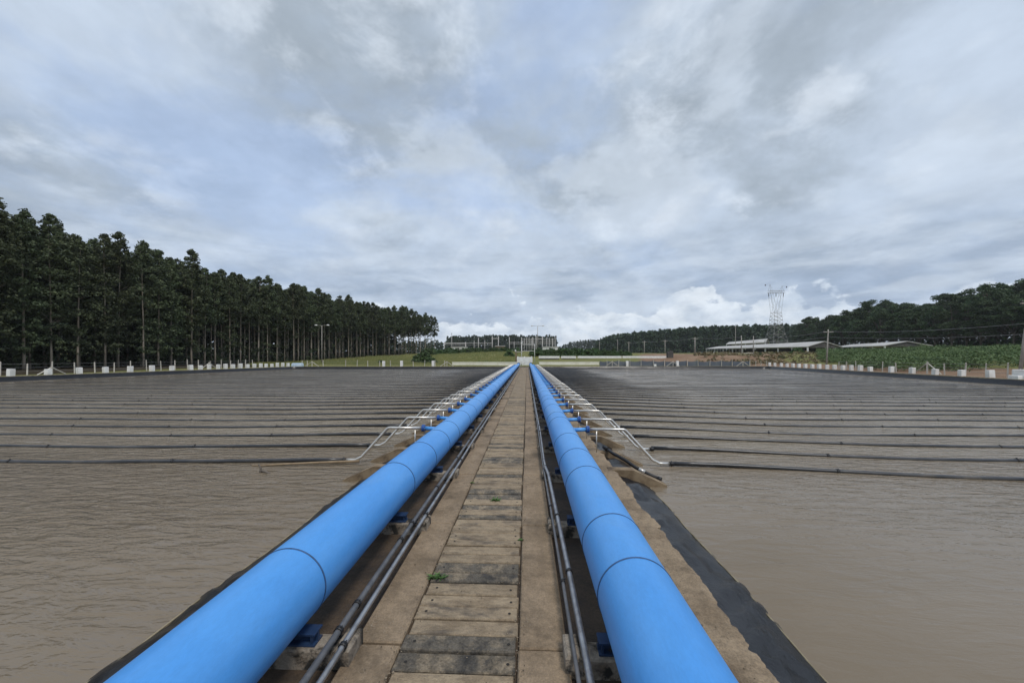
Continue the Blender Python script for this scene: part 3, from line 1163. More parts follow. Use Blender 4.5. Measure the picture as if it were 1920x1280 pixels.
# distant woods
def wood_band(name, lab, pts, dep, nrow, gap, Hs, mats):
    sp = []
    for r in range(nrow):
        for i in range(len(pts) - 1):
            X0, d0, y0 = pts[i]; X1, d1, y1 = pts[i + 1]
            w = (X1 - X0) / F * (d0 + d1) / 2
            n = max(1, int(w / gap * 2.4))
            for k in range(n):
                t = (k + random.random() * .8) / n
                d = lerp(d0, d1, t) + r * dep + random.uniform(-dep, dep) * .4
                top = EYE.z + (HOR - lerp(y0, y1, t)) / F * lerp(d0, d1, t)
                top += random.uniform(-.10, .05) * Hs + r * .3
                x, y = XD(lerp(X0, X1, t), d)
                sp.append((Vector((x, y, top - Hs)), Hs))
    return far_wood(name, sp, lambda b, p, H: crown_euc_far(b, p, H, 40, 9, H * .05, .0, .17), lab, 'wood', mats)


wood_band('distant_wood', 'long dark band of distant forest behind the lattice tower and sheds',
          [(1118, 330, 640), (1150, 300, 628), (1200, 290, 622), (1300, 280, 614), (1400, 270, 611), (1500, 265, 608)], 7, 4, 3.6, 19, [M['leaf_far'], M['bark']])
wood_band('distant_wood', 'flat-topped distant wood behind the substation frames',
          [(838, 380, 632), (870, 380, 630), (950, 380, 628.5), (1030, 380, 629), (1043, 380, 631)], 9, 3, 4.2, 17, [M['leaf_far'], M['bark']])
wood_band('distant_wood', 'low far wooded ridge between the substation and the long forest band',
          [(1046, 640, 651), (1070, 620, 641), (1100, 600, 637), (1170, 560, 636)], 14, 3, 6.5, 18, [M['leaf_far'], M['bark']])
wood_band('distant_wood', 'small hazy wood glimpsed beyond the end of the plantation',
          [(700, 330, 642), (780, 330, 640), (838, 340, 640)], 9, 2, 5, 15, [M['leaf_far'], M['bark']])


# bushes
def bush_mesh(w, h, n, m, size=.22, seed=0):
    b = MB()
    for i in range(n):
        a = random.uniform(0, 6.28); r = w * math.sqrt(random.random())
        z = h * (1 - (r / w) ** 2) * random.uniform(.35, 1)
        leaves(b, Vector((r * math.cos(a), r * math.sin(a), z)), w * .22, 30, size, .7, .0)
    return b.mesh('foliage', m)


BUSH = [bush_mesh(1.6, 1.8, 70, M['bush'], .19) for _ in range(4)]
stem = MB()
for i in range(6):
    a = i * 1.05
    stem.tube([(0, 0, -.2), (.4 * math.cos(a), .4 * math.sin(a), .7), (.9 * math.cos(a), .9 * math.sin(a), 1.1)], [.05, .03, .015], 5)
STEM = stem.mesh('stem', M['bark'])


def bush(X, d, ytop, label, group=None, wide=1.0):
    base = gz(X, d)
    H = EYE.z + (HOR - ytop) / F * d - base.z
    H = max(.6, H)
    t = thing('bush', label, 'bush', base, random.uniform(0, 6.28), group)
    s = H / 1.8
    t.scale = (s * wide, s * wide, s)
    obj('stem', STEM, t); obj('foliage', BUSH[random.randrange(4)], t)


bush(790, 68, 657, 'dark green bush standing alone on the meadow by the far bank')
bush(806, 67, 668, 'low rounded bush beside the lone meadow bush', None, 1.3)
bush(714, 66, 674, 'tiny bush on the meadow just behind the far bank posts')
g = 'bushes in front of the substation'
for i in range(26):
    X = lerp(798, 965, i / 25) + random.uniform(-4, 4)
    bush(X, 112 + random.uniform(-5, 5), 652.5 + random.uniform(-2, 2.5), 'green bush in the hedge-like line before the substation frames, beyond the meadow', g, 1.25)
g = 'bushes beyond the gate'
for i in range(32):
    X = lerp(1000, 1172, i / 31) + random.uniform(-4, 4)
    bush(X, 88 + random.uniform(-5, 5), 653.5 + random.uniform(-2.5, 2.5) + max(0, (X - 1130) * .12), 'dense green bush in the thicket beyond the white gate wall', g, 1.15)
bush(955, 84, 655, 'dark bush just left of the tan gate pillar', None, .9)
bush(1495, 88, 650, 'small green tree-like bush in front of the pale shed roof')
bush(1464, 72, 668, 'low green bush on the bare earth under the lattice tower')
bush(1425, 82, 661, 'low scrubby bush left of the tower legs')

# green undergrowth field on the right
b = MB()
for i in range(3600):
    X = random.uniform(1535, 2080)
    d = 35 + (random.random() ** .9) * 54
    if X < 1640 and d < 37 + (1640 - X) * .28: continue
    if pdist(*XD(X, d)) < 2.6: continue
    p = gz(X, d)
    h = random.uniform(.45, 1.3) * max(.35, 1 + .9 * nz(p.x * .16, p.y * .16) + .5 * nz(p.x * .5, p.y * .5))
    leaves(b, p + Vector((0, 0, h * .62)), random.uniform(.4, .95), 64, .105, .62, -.05, 2.1)
tag(b.build('undergrowth', M['field']), 'bright green leafy undergrowth covering the field below the right wood', 'undergrowth', None, 'stuff')
b = MB()
for i in range(420):
    X = random.uniform(1300, 1620)
    d = random.uniform(60, 98)
    p = gz(X, d)
    leaves(b, p + Vector((0, 0, .2)), random.uniform(.35, .8), 15, .24, .6, -.1, 2.2)
tag(b.build('scrub', M['dry']), 'dry brown scrub on the bare earth before the sheds', 'scrub', None, 'stuff')
# meadow grass tussocks
b = MB()
for i in range(5200):
    X = random.uniform(470, 975)
    d = 61 + random.random() ** 1.3 * 55
    p = gz(X, d)
    if pdist(p.x, p.y) < 1.0 or p.x < front_x(p.y) + .5: continue
    for k in range(5):
        q = p + Vector((random.uniform(-.5, .5), random.uniform(-.5, .5), 0))
        hh = random.uniform(.15, .5)
        dx = random.uniform(-.15, .15)
        b.add([q + Vector((-.06, 0, 0)), q + Vector((.06, 0, 0)), q + Vector((dx, .05, hh))], [(0, 1, 2)])
M['grass'] = leafmat('meadow grass blades', (.165, .170, .055), (.125, .145, .048), (.24, .21, .095), .2, .1)
tag(b.build('grass', M['grass']), 'yellow green meadow grass behind the far left bank', 'grass', None, 'stuff')

# ------------------------------------------------ bank posts and blocks
blk = MB(); blk.box(-.15, .15, -.15, .15, -.1, .52, ch=.02)
BLK = blk.mesh('concrete_block', M['white_paint'])
pst = MB(); pst.tube([(0, 0, -.2), (0, 0, .98)], [.055, .048], 4, 0, True, False); pst.tube([(0, 0, .98), (.0, .0, 1.03)], [.048, .02], 4, 0, True, False)
PST = pst.mesh('fence_post', M['post'])


def on_bank(X, a, bb, off):
    """point where the view column X meets the bank line a-bb, moved outwards"""
    dv = FW + RT * ((X - 960) / F)
    ex, ey = bb.x - a.x, bb.y - a.y
    det = dv.x * (-ey) + dv.y * ex
    s = (a.x * (-ey) + a.y * ex) / det
    p = Vector((dv.x * s, dv.y * s, 0))
    nrm = Vector((ey, -ex, 0)).normalized()
    if nrm.dot(p - CEN) < 0: nrm = -nrm
    # move along the view ray so that the column stays put
    k = off / max(.2, abs(Vector((dv.x, dv.y, 0)).normalized().dot(nrm)))
    q = p + Vector((dv.x, dv.y, 0)).normalized() * k
    return Vector((q.x, q.y, hgt(q.x, q.y)))


def bank_items(Xs, me_, name, cat, a, bb, off, group, labf, hs=1.0, jit=.12):
    for i, X in enumerate(Xs):
        p = on_bank(X, a, bb, off)
        o = obj(name, me_, None, p)
        s = hs * random.uniform(1 - jit, 1 + jit)
        o.scale = (random.uniform(.9, 1.1), random.uniform(.9, 1.1), s)
        o.rotation_euler = (R(random.uniform(-2, 2)), R(random.uniform(-3, 3)), math.atan2(bb.y - a.y, bb.x - a.x) + R(random.uniform(-12, 12)))
        tag(o, labf(i), cat, group)


def ordl(i, s, far):
    return (s % ONES[i + 1]) if i < 20 else far


LB = [20, 90, 149, 198, 244, 285, 322, 358, 376, 392, 409, 423, 437, 451, 464, 477, 489, 499, 510, 520, 530, 540]
bank_items(LB, BLK, 'concrete_block', 'block', NL, FL, .75, 'white blocks along the left bank',
           lambda i: ordl(i, '%s white concrete block from the left end of the left bank', 'small white block at the far corner of the left bank'))
LP = [0, 51, 98, 140, 178, 214, 245, 275, 302, 328, 352, 372, 394, 415, 432, 446, 460, 474]
bank_items(LP, PST, 'fence_post', 'post', NL, FL, 1.5, 'fence posts along the left bank',
           lambda i: ordl(i, '%s slim pale fence post from the left end of the left bank', ''), 1.0)
RB = [1443, 1453, 1465, 1476, 1487, 1498, 1510, 1523, 1536, 1551, 1565, 1580.5, 1596.5, 1613, 1632, 1671, 1710, 1753, 1803, 1857]
bank_items(RB, BLK, 'concrete_block', 'block', NR, FR, .8, 'white blocks along the right bank',
           lambda i: '%s white concrete block from the far end of the right bank' % ONES[i + 1], 1.0)
RP = [1573, 1587, 1605, 1654.5, 1680, 1738, 1771, 1810, 1848, 1889]
bank_items(RP, PST, 'fence_post', 'post', NR, FR, 1.6, 'fence posts along the right bank',
           lambda i: '%s slim pale fence post from the far end of the right bank' % ONES[i + 1], .95)
FP1 = [566, 576, 606, 648, 669.5, 689.5, 712, 732, 775, 796, 816, 834]
bank_items(FP1, PST, 'fence_post', 'post', FL, FR, .9, 'fence posts along the far bank by the meadow',
           lambda i: '%s slim pale post from the left on the far bank by the meadow' % ONES[i + 1], .85)
FP2 = [1138, 1160, 1181, 1202, 1225, 1246, 1289, 1309, 1331, 1353, 1373, 1406, 1417, 1427, 1437]
bank_items(FP2, PST, 'fence_post', 'post', FL, FR, .75, 'fence posts between the dark panels',
           lambda i: '%s slim pale post from the left among the dark panels of the far bank' % ONES[i + 1], .9)
blk = MB(); blk.box(-.17, .17, -.15, .15, -.1, .8, ch=.02)
BLK2 = blk.mesh('concrete_block', M['white_paint'])
for (X, s, lab) in ((719.5, 1, 'narrow white block on the far bank before the meadow, left of the taller pair'), (753, 1.05, 'narrow white block midway along the meadow side of the far bank'),
                    (812, 1.05, 'narrow white block on the far bank near the cream wall'), (1176, 1, 'narrow white block before the dark panels, close to the cream wall'),
                    (1270, 1.0, 'narrow white block in the middle of the dark panels'), (1228, .4, 'very low white block at the foot of the dark panels')):
    o = obj('concrete_block', BLK2, None, on_bank(X, FL, FR, .5)); o.scale = (1, 1, s)
    tag(o, lab, 'block', 'white blocks on the far bank')
# big white block under the leaning pole
b = MB(); b.box(-.32, .32, -.3, .3, -.2, .62, ch=.03); b.box(-.62, -.321, -.26, .26, -.2, .24, ch=.03)
o = b.build('concrete_block', M['white_paint'], None, on_bank(1918, NR, FR, 1.0)); tag(o, 'largest white block on the right bank, stepped, at the foot of the leaning pole', 'block')


# leaning braces of the fence corners
def brace(X, a, bb, off, lab, w=1.0, h=.8):
    p = on_bank(X, a, bb, off)
    u = (bb - a).normalized()
    t = thing('fence_brace', lab, 'fence brace', p, 0, None)
    b = MB(); b.tube([(0, 0, -.2), (0, 0, h)], .06, 4, 0, True, False); b.build('post', M['post'], t)
    for s in (-1, 1):
        b = MB(); q = u * (s * w)
        b.tube([(q.x, q.y, -.02), (0, 0, h * .88)], .045, 4, 0, True, False); b.build('strut', M['post'], t)


brace(97, NL, FL, 1.3, 'white braced fence post behind the second block of the left bank', .85, .66)
brace(392, NL, FL, 1.2, 'small braced fence post midway along the left bank')
brace(585, FL, FR, .9, 'pale A-shaped fence brace at the left end of the far bank')
brace(838, FL, FR, .9, 'pale fence brace just left of the cream wall')
brace(1148, FL, FR, .6, 'pale diagonal fence brace right of the cream wall')
brace(1262, FL, FR, .6, 'pale diagonal fence brace in the middle of the dark panels')
brace(1393, FL, FR, .9, 'pale diagonal fence brace where the dark panels end')
brace(1739, NR, FR, 1.7, 'braced fence post on the right bank between the eighteenth and nineteenth blocks', 1.3, 1.05)


def fence_wire(Xs, a, bb, off, lab, zs=(.3, .6, .88)):
    b = MB()
    P_ = [on_bank(X, a, bb, off) for X in Xs]
    for z in zs:
        b.tube([p + Vector((0, 0, z)) for p in P_], .008, 4)
    o = b.build('wire_fence', M['wire']); tag(o, lab, 'wire fence')


fence_wire(LP, NL, FL, 1.5, 'thin strand wire fence strung along the posts of the left bank')
fence_wire(RP, NR, FR, 1.6, 'thin strand wire fence strung along the posts of the right bank')
fence_wire(FP1, FL, FR, .9, 'thin strand wire fence along the meadow posts of the far bank', (.3, .7))

# dark panels along the far right bank: each between two posts
prev = None
for i, X in enumerate([1124] + FP2[:12]):
    p = on_bank(X, FL, FR, .95)
    if prev is not None:
        b = MB()
        u = (p - prev)
        nrm = Vector((u.y, -u.x, 0)).normalized() * .03
        n = 6
        h0, h1 = random.uniform(.82, .98), random.uniform(.82, .98)
        a_, c_ = prev.lerp(p, .03), prev.lerp(p, .97)
        for sgn in (1,):
            front, back = [], []
            for k in range(n + 1):
                q = a_.lerp(c_, k / n)
                hh = lerp(h0, h1, k / n) - .10 * math.sin(math.pi * k / n)
                front.append((q - nrm, hh)); back.append((q + nrm, hh))
            vs = []
            for (q, hh) in front: vs += [(q.x, q.y, -.05), (q.x, q.y, hh)]
            for (q, hh) in back: vs += [(q.x, q.y, -.05), (q.x, q.y, hh)]
            m2 = 2 * (n + 1)
            fs = []
            for k in range(n):
                fs += [(2 * k, 2 * k + 2, 2 * k + 3, 2 * k + 1), (m2 + 2 * k + 1, m2 + 2 * k + 3, m2 + 2 * k + 2, m2 + 2 * k), (2 * k + 1, 2 * k + 3, m2 + 2 * k + 3, m2 + 2 * k + 1)]
            fs += [(0, 1, m2 + 1, m2), (2 * n, m2 + 2 * n, m2 + 2 * n + 1, 2 * n + 1)]
            b.add(vs, fs)
        o = b.build('liner_panel', M['panel'])
        tag(o, '%s dark blue grey sheet panel from the cream wall on the far bank' % ONES[i], 'panel', 'dark sheet panels on the far bank')
    prev = p
b = MB(); b.box(-.75, .75, -.3, .3, 0, .42, ch=.05); b.box(-.68, .68, -.24, .24, .42, .5, ch=.03)
o = b.build('plastic_crate', M['palebox'], None, on_bank(558, FL, FR, .7)); tag(o, 'pale blue plastic crate at the left corner of the far bank', 'crate')


# low cream walls of the far bank
def low_wall(Xa, Xb, d, z0, z1, lab, th=.18, m='cream', cope=True, name='low_wall'):
    a, c = Vector((*XD(Xa, d), 0)), Vector((*XD(Xb, d), 0))
    L = (c - a).length
    t = thing(name, lab, 'wall', a, math.atan2(c.y - a.y, c.x - a.x))
    b = MB(); b.box(0, L, -th / 2, th / 2, z0, z1); b.build('wall', M[m], t)
    if cope:
        b = MB(); b.box(-.04, L + .04, -th / 2 - .05, th / 2 + .05, z1 + .003, z1 + .07, ch=.02); b.build('coping', M[m], t)


DF = 60.5
low_wall(848, 972, DF, -.35, .62, 'low cream wall on the far bank left of the white gate')
low_wall(1011, 1123, DF + 1.6, -.35, .64, 'low cream wall on the far bank right of the white gate')
dd = 76
for i, (xa, xb) in enumerate(((1010, 1049), (1052, 1080), (1083, 1165), (1167, 1250))):
    zb = EYE.z - (671.5 - HOR) / F * dd; zt = EYE.z + (HOR - 667.2) / F * dd
    lw = ['first', 'second', 'third', 'fourth'][i]
    low_wall(xa, xb, dd + i * .8, zb, zt, '%s stretch of the long white parapet behind the right cream wall' % lw, .25, 'white_paint', False, 'parapet')
    tt = [o for o in COL.objects if o.get('label', '').startswith(lw + ' stretch of the long white')][0]
    bb_ = MB(); bb_.box(.1, (xb - xa) / F * dd - .1, -.08, .08, zb - 1.2, zb - .003); bb_.build('shade_base', M['shed_dark'], tt)  # dark box that paints in the shade beneath the parapet
p = gz(1256, 75)
b = MB(); b.box(-.55, .55, -.4, .4, -.3, 1.3, ch=.1); b.tube([(0, 0, 1.3), (0, 0, 1.5)], .3, 10)
o = b.build('dark_cabinet', M['shed_dark'], None, p); tag(o, 'dark cabinet at the end of the long white parapet', 'cabinet')

# headwall (white gate) at the end of the walkway
gx, gy = XC, YB + .35
t = thing('gate_wall', 'white T-shaped concrete gate wall closing the far end of the walkway', 'gate wall', (gx, gy, 0))
b = MB(); b.box(-.85, .85, -.12, .12, -.3, .62); b.build('lower_wall', M['white_paint'], t)
b = MB(); b.box(-1.25, 1.3, -.14, .14, .623, 1.5, ch=.03); b.build('upper_wall', M['white_paint'], t)
for s, q in ((-1, -1.1), (1, 1.15), (1, .0)):
    b = MB(); b.tube([(q, 0, 1.5), (q, 0, 1.62)], .07, 8); b.build('cap', M['white_paint'], t)
p = PX(967.5, HOR, 63); p.z = 0
t = thing('gate_pillar', 'tan pillar with a round white lamp and slab arm beside the gate', 'pillar', p)
b = MB(); b.box(-.12, .12, -.12, .12, -.2, 2.3); b.build('pillar', M['rib'], t)
b = MB(); b.box(-.1, 1.15, -.18, .18, 2.303, 2.42, ch=.02); b.build('slab_arm', M['pole'], t)
b = MB()
for i in range(6):
    pass
b.tube([(-.1, 0, 2.42), (-.1, 0, 2.47), (-.1, 0, 2.56), (-.1, 0, 2.66), (-.1, 0, 2.71)], [.06, .13, .16, .12, .03], 12)
b.build('lamp', M['white_paint'], t)
b = MB(); b.box(.2, .85, .1, .25, .5, 1.55, ch=.03)
o = b.build('valve_box', M['shed_dark'], None, p + Vector((.15, -.6, 0))); tag(o, 'dark valve box between the tan pillar and the gate', 'box')
p = PX(978, HOR, 66); p.z = hgt(p.x, p.y)
t = thing('pipe_scaffold', 'slim white pipe scaffold with a knob standing behind the gate', 'scaffold', p)
H = EYE.z + (HOR - 644) / F * 66 - p.z
b = MB(); b.tube([(0, 0, -.2), (0, 0, H)], .05, 6); b.build('post', M['white_paint'], t)
b = MB(); b.tube([(0, 0, H - .08), (0, 0, H), (0, 0, H + .12), (0, 0, H + .2)], [.08, .13, .13, .04], 8); b.build('knob', M['white_paint'], t)
for z in (H * .62, H * .95):
    b = MB(); b.tube([(0, 0, z), (2.3, 0, z)], .03, 6); b.build('rail', M['white_paint'], t)
b = MB(); b.tube([(2.3, 0, -.2), (2.3, 0, H * .97)], .04, 6); b.build('post', M['white_paint'], t)


# ------------------------------------------------- lamps, poles and wires
def lamp(X, d, ytop, label, arm=.9, r=.07):
    base = gz(X, d)
    H = EYE.z + (HOR - ytop) / F * d - base.z
    t = thing('lamp_post', label, 'lamp post', base)
    b = MB(); b.tube([(0, 0, -.2), (0, 0, H * .5), (0, 0, H)], [r * 1.3, r, r * .75], 10); b.build('pole', M['pole'], t)
    b = MB(); b.tube([(-arm, 0, H - .02), (-arm * .5, 0, H + .03), (0, 0, H - .12), (arm * .5, 0, H + .03), (arm, 0, H - .02)], .035, 6); am_ = b.build('arm', M['pole'], t)
    for s in (-1, 1):
        b = MB()
        b.tube([(s * arm * .95, 0, H + .02), (s * (arm + .25), 0, H + .06), (s * (arm + .55), 0, H + .02)], [.06, .14, .07], 8)
        b.build('lamp_head', M['white_paint'], am_)


lamp(603.5, 71, 610, 'twin-headed concrete lamp post standing on the meadow before the plantation')
lamp(1008, 92, 611, 'tall twin-armed lamp post beyond the white gate', 1.1)


def pole(X, d, ytop, label, base_z=None, xt=None, cross=True, r=.11, group=None, ybase=None):
    base = gz(X, d)
    if ybase is not None:
        base.z = min(base.z, EYE.z + (HOR - ybase) / F * d)
    top = PX(X if xt is None else xt, ytop, d)
    t = thing('utility_pole', label, 'utility pole', base, 0, group)
    v = top - base
    b = MB(); b.tube([(0, 0, -.3), v * .5, v], [r * 1.25, r, r * .75], 10); b.build('pole', M['pole'], t)
    if cross:
        b = MB()
        b.box(v.x - .7, v.x + .7, v.y - .05, v.y + .05, v.z - .42, v.z - .32); ca = b.build('crossarm', M['pole'], t)
        for s in (-.6, .6):
            b = MB(); b.tube([(v.x + s, v.y, v.z - .32), (v.x + s, v.y, v.z - .16)], [.035, .05], 8); b.build('insulator', M['insul'], ca)
    return top


tA = pole(1912, 30.5, 560, 'thick leaning concrete pole on the right bank beside the big white block', xt=1931, r=.10, cross=True)
tB = pole(1549.5, 54, 617.5, 'concrete utility pole rising from the right bank before the second shed', xt=1553, r=.085)
wires = []
P2 = [(1390, 84, 629, 'utility pole on bare earth, first of the pair before the shed'), (1412.5, 84, 629.5, 'utility pole on bare earth, second of the pair before the shed')]
for (X, d, yt, lab) in P2:
    wires.append(pole(X, d, yt, lab, r=.1, cross=False))
a_ = gz(1390, 84); c_ = gz(1412.5, 84)
b = MB(); b.tube([a_ + Vector((0, 0, .45)), c_ + Vector((0, 0, .45))], .06, 6)
o = b.build('timber_rail', M['post']); tag(o, 'pale low rail joining the feet of the paired utility poles', 'rail')
SM = [(1303, 92, 632), (1247, 105, 637), (1208, 122, 639), (1179, 140, 640.5), (1124, 190, 640), (1158, 175, 636), (1379, 150, 610)]
tops = []
for i, (X, d, yt) in enumerate(SM):
    lab = ['utility pole on the red earth with bracket, tallest of the roadside line', 'utility pole behind the dark cabinet, second of the roadside line', 'thin utility pole beyond the parapet, third of the roadside line',
           'thin utility pole at the edge of the thicket, fourth of the roadside line', 'faint utility pole at the low end of the forest band', 'taller faint pole against the forest band', 'thin tall pole rising behind the shed roof'][i]
    tops.append(pole(X, d, yt, lab, r=.12 if i < 4 else .1, cross=i < 4))


def cable(a, c, sag, label, r=.012, n=14, group=None):
    b = MB()
    pts = []
    for i in range(n + 1):
        t_ = i / n
        p = Vector(a).lerp(Vector(c), t_); p.z -= sag * 4 * t_ * (1 - t_)
        pts.append(p)
    b.tube(pts, r, 5)
    o = b.build('power_line', M['wire']); tag(o, label, 'power line', group)


cable(PX(1928, 606, 30.5), PX(1553, 621, 54), .35, 'upper power line between the leaning pole and the second shed pole', .016)
cable(PX(1927, 626, 30.5), PX(1552, 631.5, 54), .30, 'lower power line between the leaning pole and the second shed pole', .014)
cable(PX(1553, 621, 54), wires[1] + Vector((0, 0, -.3)), .4, 'power line from the second shed pole to the paired poles', .022)
cable(PX(1552, 631.5, 54), wires[1] + Vector((0, 0, -1.2)), .4, 'lower power line from the second shed pole to the paired poles', .02)
cable(wires[0] + Vector((0, 0, -.2)), tops[0] + Vector((0, 0, -.2)), .35, 'power line from the paired poles to the roadside line', .024)
for i in range(3):
    cable(tops[i] + Vector((0, 0, -.2)), tops[i + 1] + Vector((0, 0, -.2)), .3, '%s span of power line along the roadside poles' % ONES[i + 1], .028)

# ------------------------------------------------------------ lattice tower
d = 135
base = gz(1455, d)
sc = d / F
zT = lambda Y: EYE.z + (HOR - Y) * sc - base.z
t = thing('lattice_tower', 'grey lattice steel power tower with a forked top behind the sheds', 'power tower', base, YAW + R(4))
b = MB()
w = lambda px: px * sc
L4 = [(0, 17), (zT(640), 14), (zT(613), 8.6), (zT(600), 7.8), (zT(586), 6.6)]
bw = .048
def corners(z, h): return [Vector((sx * w(h), sy * w(h) * .8, z)) for sx, sy in ((-1, -1), (1, -1), (1, 1), (-1, 1))]
lev = []
for i in range(len(L4) - 1):
    (z0, h0), (z1, h1) = L4[i], L4[i + 1]
    n = 1 if i == 0 else 2
    for k in range(n):
        lev.append((lerp(z0, z1, k / n), lerp(h0, h1, k / n)))
lev.append(L4[-1])
for i in range(len(lev) - 1):
    A, B = corners(*lev[i]), corners(*lev[i + 1])
    for k in range(4):
        j = (k + 1) % 4
        b.bar(A[k], B[k], bw * 1.5)
        b.bar(A[k], B[j], bw); b.bar(A[j], B[k], bw)
        b.bar(B[k], B[j], bw)
b.build('body', M['lattice'], t)
# fork
zW, zX = zT(586), zT(549)
for s in (-1, 1):
    b = MB()
    lo = [Vector((s * w(6.6), q * w(5), zW)) for q in (-1, 1)] + [Vector((s * w(1.2), q * w(5), zW)) for q in (-1, 1)]
    hi = [Vector((s * w(13), q * w(3), zX)) for q in (-1, 1)] + [Vector((s * w(8.2), q * w(3), zX)) for q in (-1, 1)]
    n = 5
    for i in range(n):
        a_ = [lo[k].lerp(hi[k], i / n) for k in range(4)]; c_ = [lo[k].lerp(hi[k], (i + 1) / n) for k in range(4)]
        for k, j in ((0, 1), (1, 3), (3, 2), (2, 0)):
            b.bar(a_[k], c_[k], bw)
            if (k + i) % 2: b.bar(a_[k], c_[j], bw * .7)
    b.build('fork_arm', M['lattice'], t)
    b = MB()
    pk = Vector((s * w(12), 0, zT(533 if s < 0 else 536)))
    for k in range(4): b.bar(hi[k] + Vector((0, 0, w(3))), pk, bw)
    b.bar(pk, pk + Vector((s * w(9), 0, w(-1))), bw * .8)
    pk_ = b.build('peak', M['lattice'], t)
    b = MB(); e = pk + Vector((s * w(9), 0, w(-1)))
    b.tube([e + Vector((0, 0, -w(2))), e + Vector((0, 0, w(.5)))], .16, 7); b.build('insulator', M['insul'], pk_)
b = MB()
n = 6
for i in range(n):
    xa, xb = lerp(-w(15), w(15), i / n), lerp(-w(15), w(15), (i + 1) / n)
    for y_ in (-w(3), w(3)):
        b.bar((xa, y_, zX), (xb, y_, zX), bw); b.bar((xa, y_, zX + w(4)), (xb, y_, zX + w(4)), bw)
        b.bar((xa, y_, zX), (xb, y_, zX + w(4)), bw * .8); b.bar((xb, y_, zX), (xb, y_, zX + w(4)), bw * .8)
    b.bar((xb, -w(3), zX), (xb, w(3), zX), bw * .8); b.bar((xb, -w(3), zX + w(4)), (xb, w(3), zX + w(4)), bw * .8)
br_ = b.build('bridge', M['lattice'], t)
for x_ in (-w(14.5), 0, w(14.5)):
    b = MB(); b.tube([(x_, 0, zX), (x_, 0, zX - w(7))], .1, 7); b.build('insulator', M['insul'], br_)


# ------------------------------------------------------------------ sheds
def shed(label, A, Bp, wide, eave, ridge, cols, low=0.0, roofm='roof', group=None):
    """long open shed: A and Bp are the ground points of the front eave's ends"""
    A, Bp = Vector(A), Vector(Bp)
    u = (Bp - A); u.z = 0; L = u.length
    t = thing('open_shed', label, 'shed', (A.x, A.y, 0), math.atan2(u.y, u.x), group)
    th = .16
    za, zb = eave; ra, rb = ridge
    for (y0, y1, nm) in ((0, wide / 2, 1), (wide, wide / 2, -1)):
        b = MB()
        vs = [(0, y0, za), (L, y0, zb), (L, y1, rb), (0, y1, ra)]
        vs2 = [(x, y, z - th) for (x, y, z) in vs]
        fs = [(0, 1, 2, 3), (7, 6, 5, 4), (0, 4, 5, 1), (1, 5, 6, 2), (2, 6, 7, 3), (3, 7, 4, 0)]
        b.add(vs + vs2, fs if nm > 0 else [f[::-1] for f in fs])
        b.build('roof_slope', M[roofm], t)
    n = cols
    for i in range(n + 1):
        x = lerp(.2, L - .3, i / n)
        b = MB(); b.box(x - .14, x + .14, .35, .63, -1.5, lerp(za, zb, i / n) - .1); b.build('column', M['white_paint'], t)
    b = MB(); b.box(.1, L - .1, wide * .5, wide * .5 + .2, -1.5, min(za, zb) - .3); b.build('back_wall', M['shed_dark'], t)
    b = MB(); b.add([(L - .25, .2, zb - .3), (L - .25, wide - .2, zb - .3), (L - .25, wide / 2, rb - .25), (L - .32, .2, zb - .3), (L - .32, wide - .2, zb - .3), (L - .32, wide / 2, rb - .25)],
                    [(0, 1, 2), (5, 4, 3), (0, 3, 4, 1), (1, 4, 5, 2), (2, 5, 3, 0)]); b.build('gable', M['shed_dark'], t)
    if low > 0:
        b = MB(); b.box(.3, L * low, .2, .34, -1.5, min(za, zb) * .0 + (za - 1.75)); b.build('low_wall', M['white_paint'], t)
        for i in range(12):
            x = lerp(.5, L * low - .3, i / 11)
            b = MB(); b.box(x - .06, x + .06, .21, .33, za - 1.745, za - .25); b.build('mullion', M['pole'], t)
    return t


def zat(Y, d): return EYE.z + (HOR - Y) / F * d


# middle shed
dA, dB = 150, 104
shed('long open shed behind the lattice tower, with a white low wall at one end', (*XD(1322, dA), 0), (*XD(1513, dB), 0), 11,
     (zat(653.5, dA), zat(649.5, dB)), (zat(649.5, dA + 2), zat(640, dB + 3)), 9, .42)
dA, dB = 175, 165
shed('small pale roofed shed showing above the long shed roof', (*XD(1361, dA), 0), (*XD(1436, dB), 0), 14,
     (zat(645, dA), zat(641.5, dB)), (zat(641, dA + 4), zat(634.5, dB + 5)), 4, 0)
dA, dB = 112, 92
shed('open shed with pale sloping roof below the round-headed wood', (*XD(1559, dA), 0), (*XD(1656, dB), 0), 10,
     (zat(651, dA), zat(647.5, dB)), (zat(646.5, dA + 3), zat(640.5, dB + 4)), 5, 0)

# --------------------------------------------------------------- substation
dS = 185


def sub_post(X, yt, label, w_=.28, yb=655):
    base = gz(X, dS)
    zt, zb = zat(yt, dS), min(zat(yb, dS), base.z)
    t = thing('substation_post', label, 'substation post', (base.x, base.y, zb), 0, 'single posts of the substation')
    b = MB(); b.tube([(0, 0, -.3), (0, 0, zt - zb)], [w_ * .6, w_ * .45], 6); b.build('post', M['substation'], t)
    b = MB(); b.tube([(0, 0, zt - zb), (0, 0, zt - zb + .7)], [.1, .16], 6); b.build('insulator', M['insul'], t)


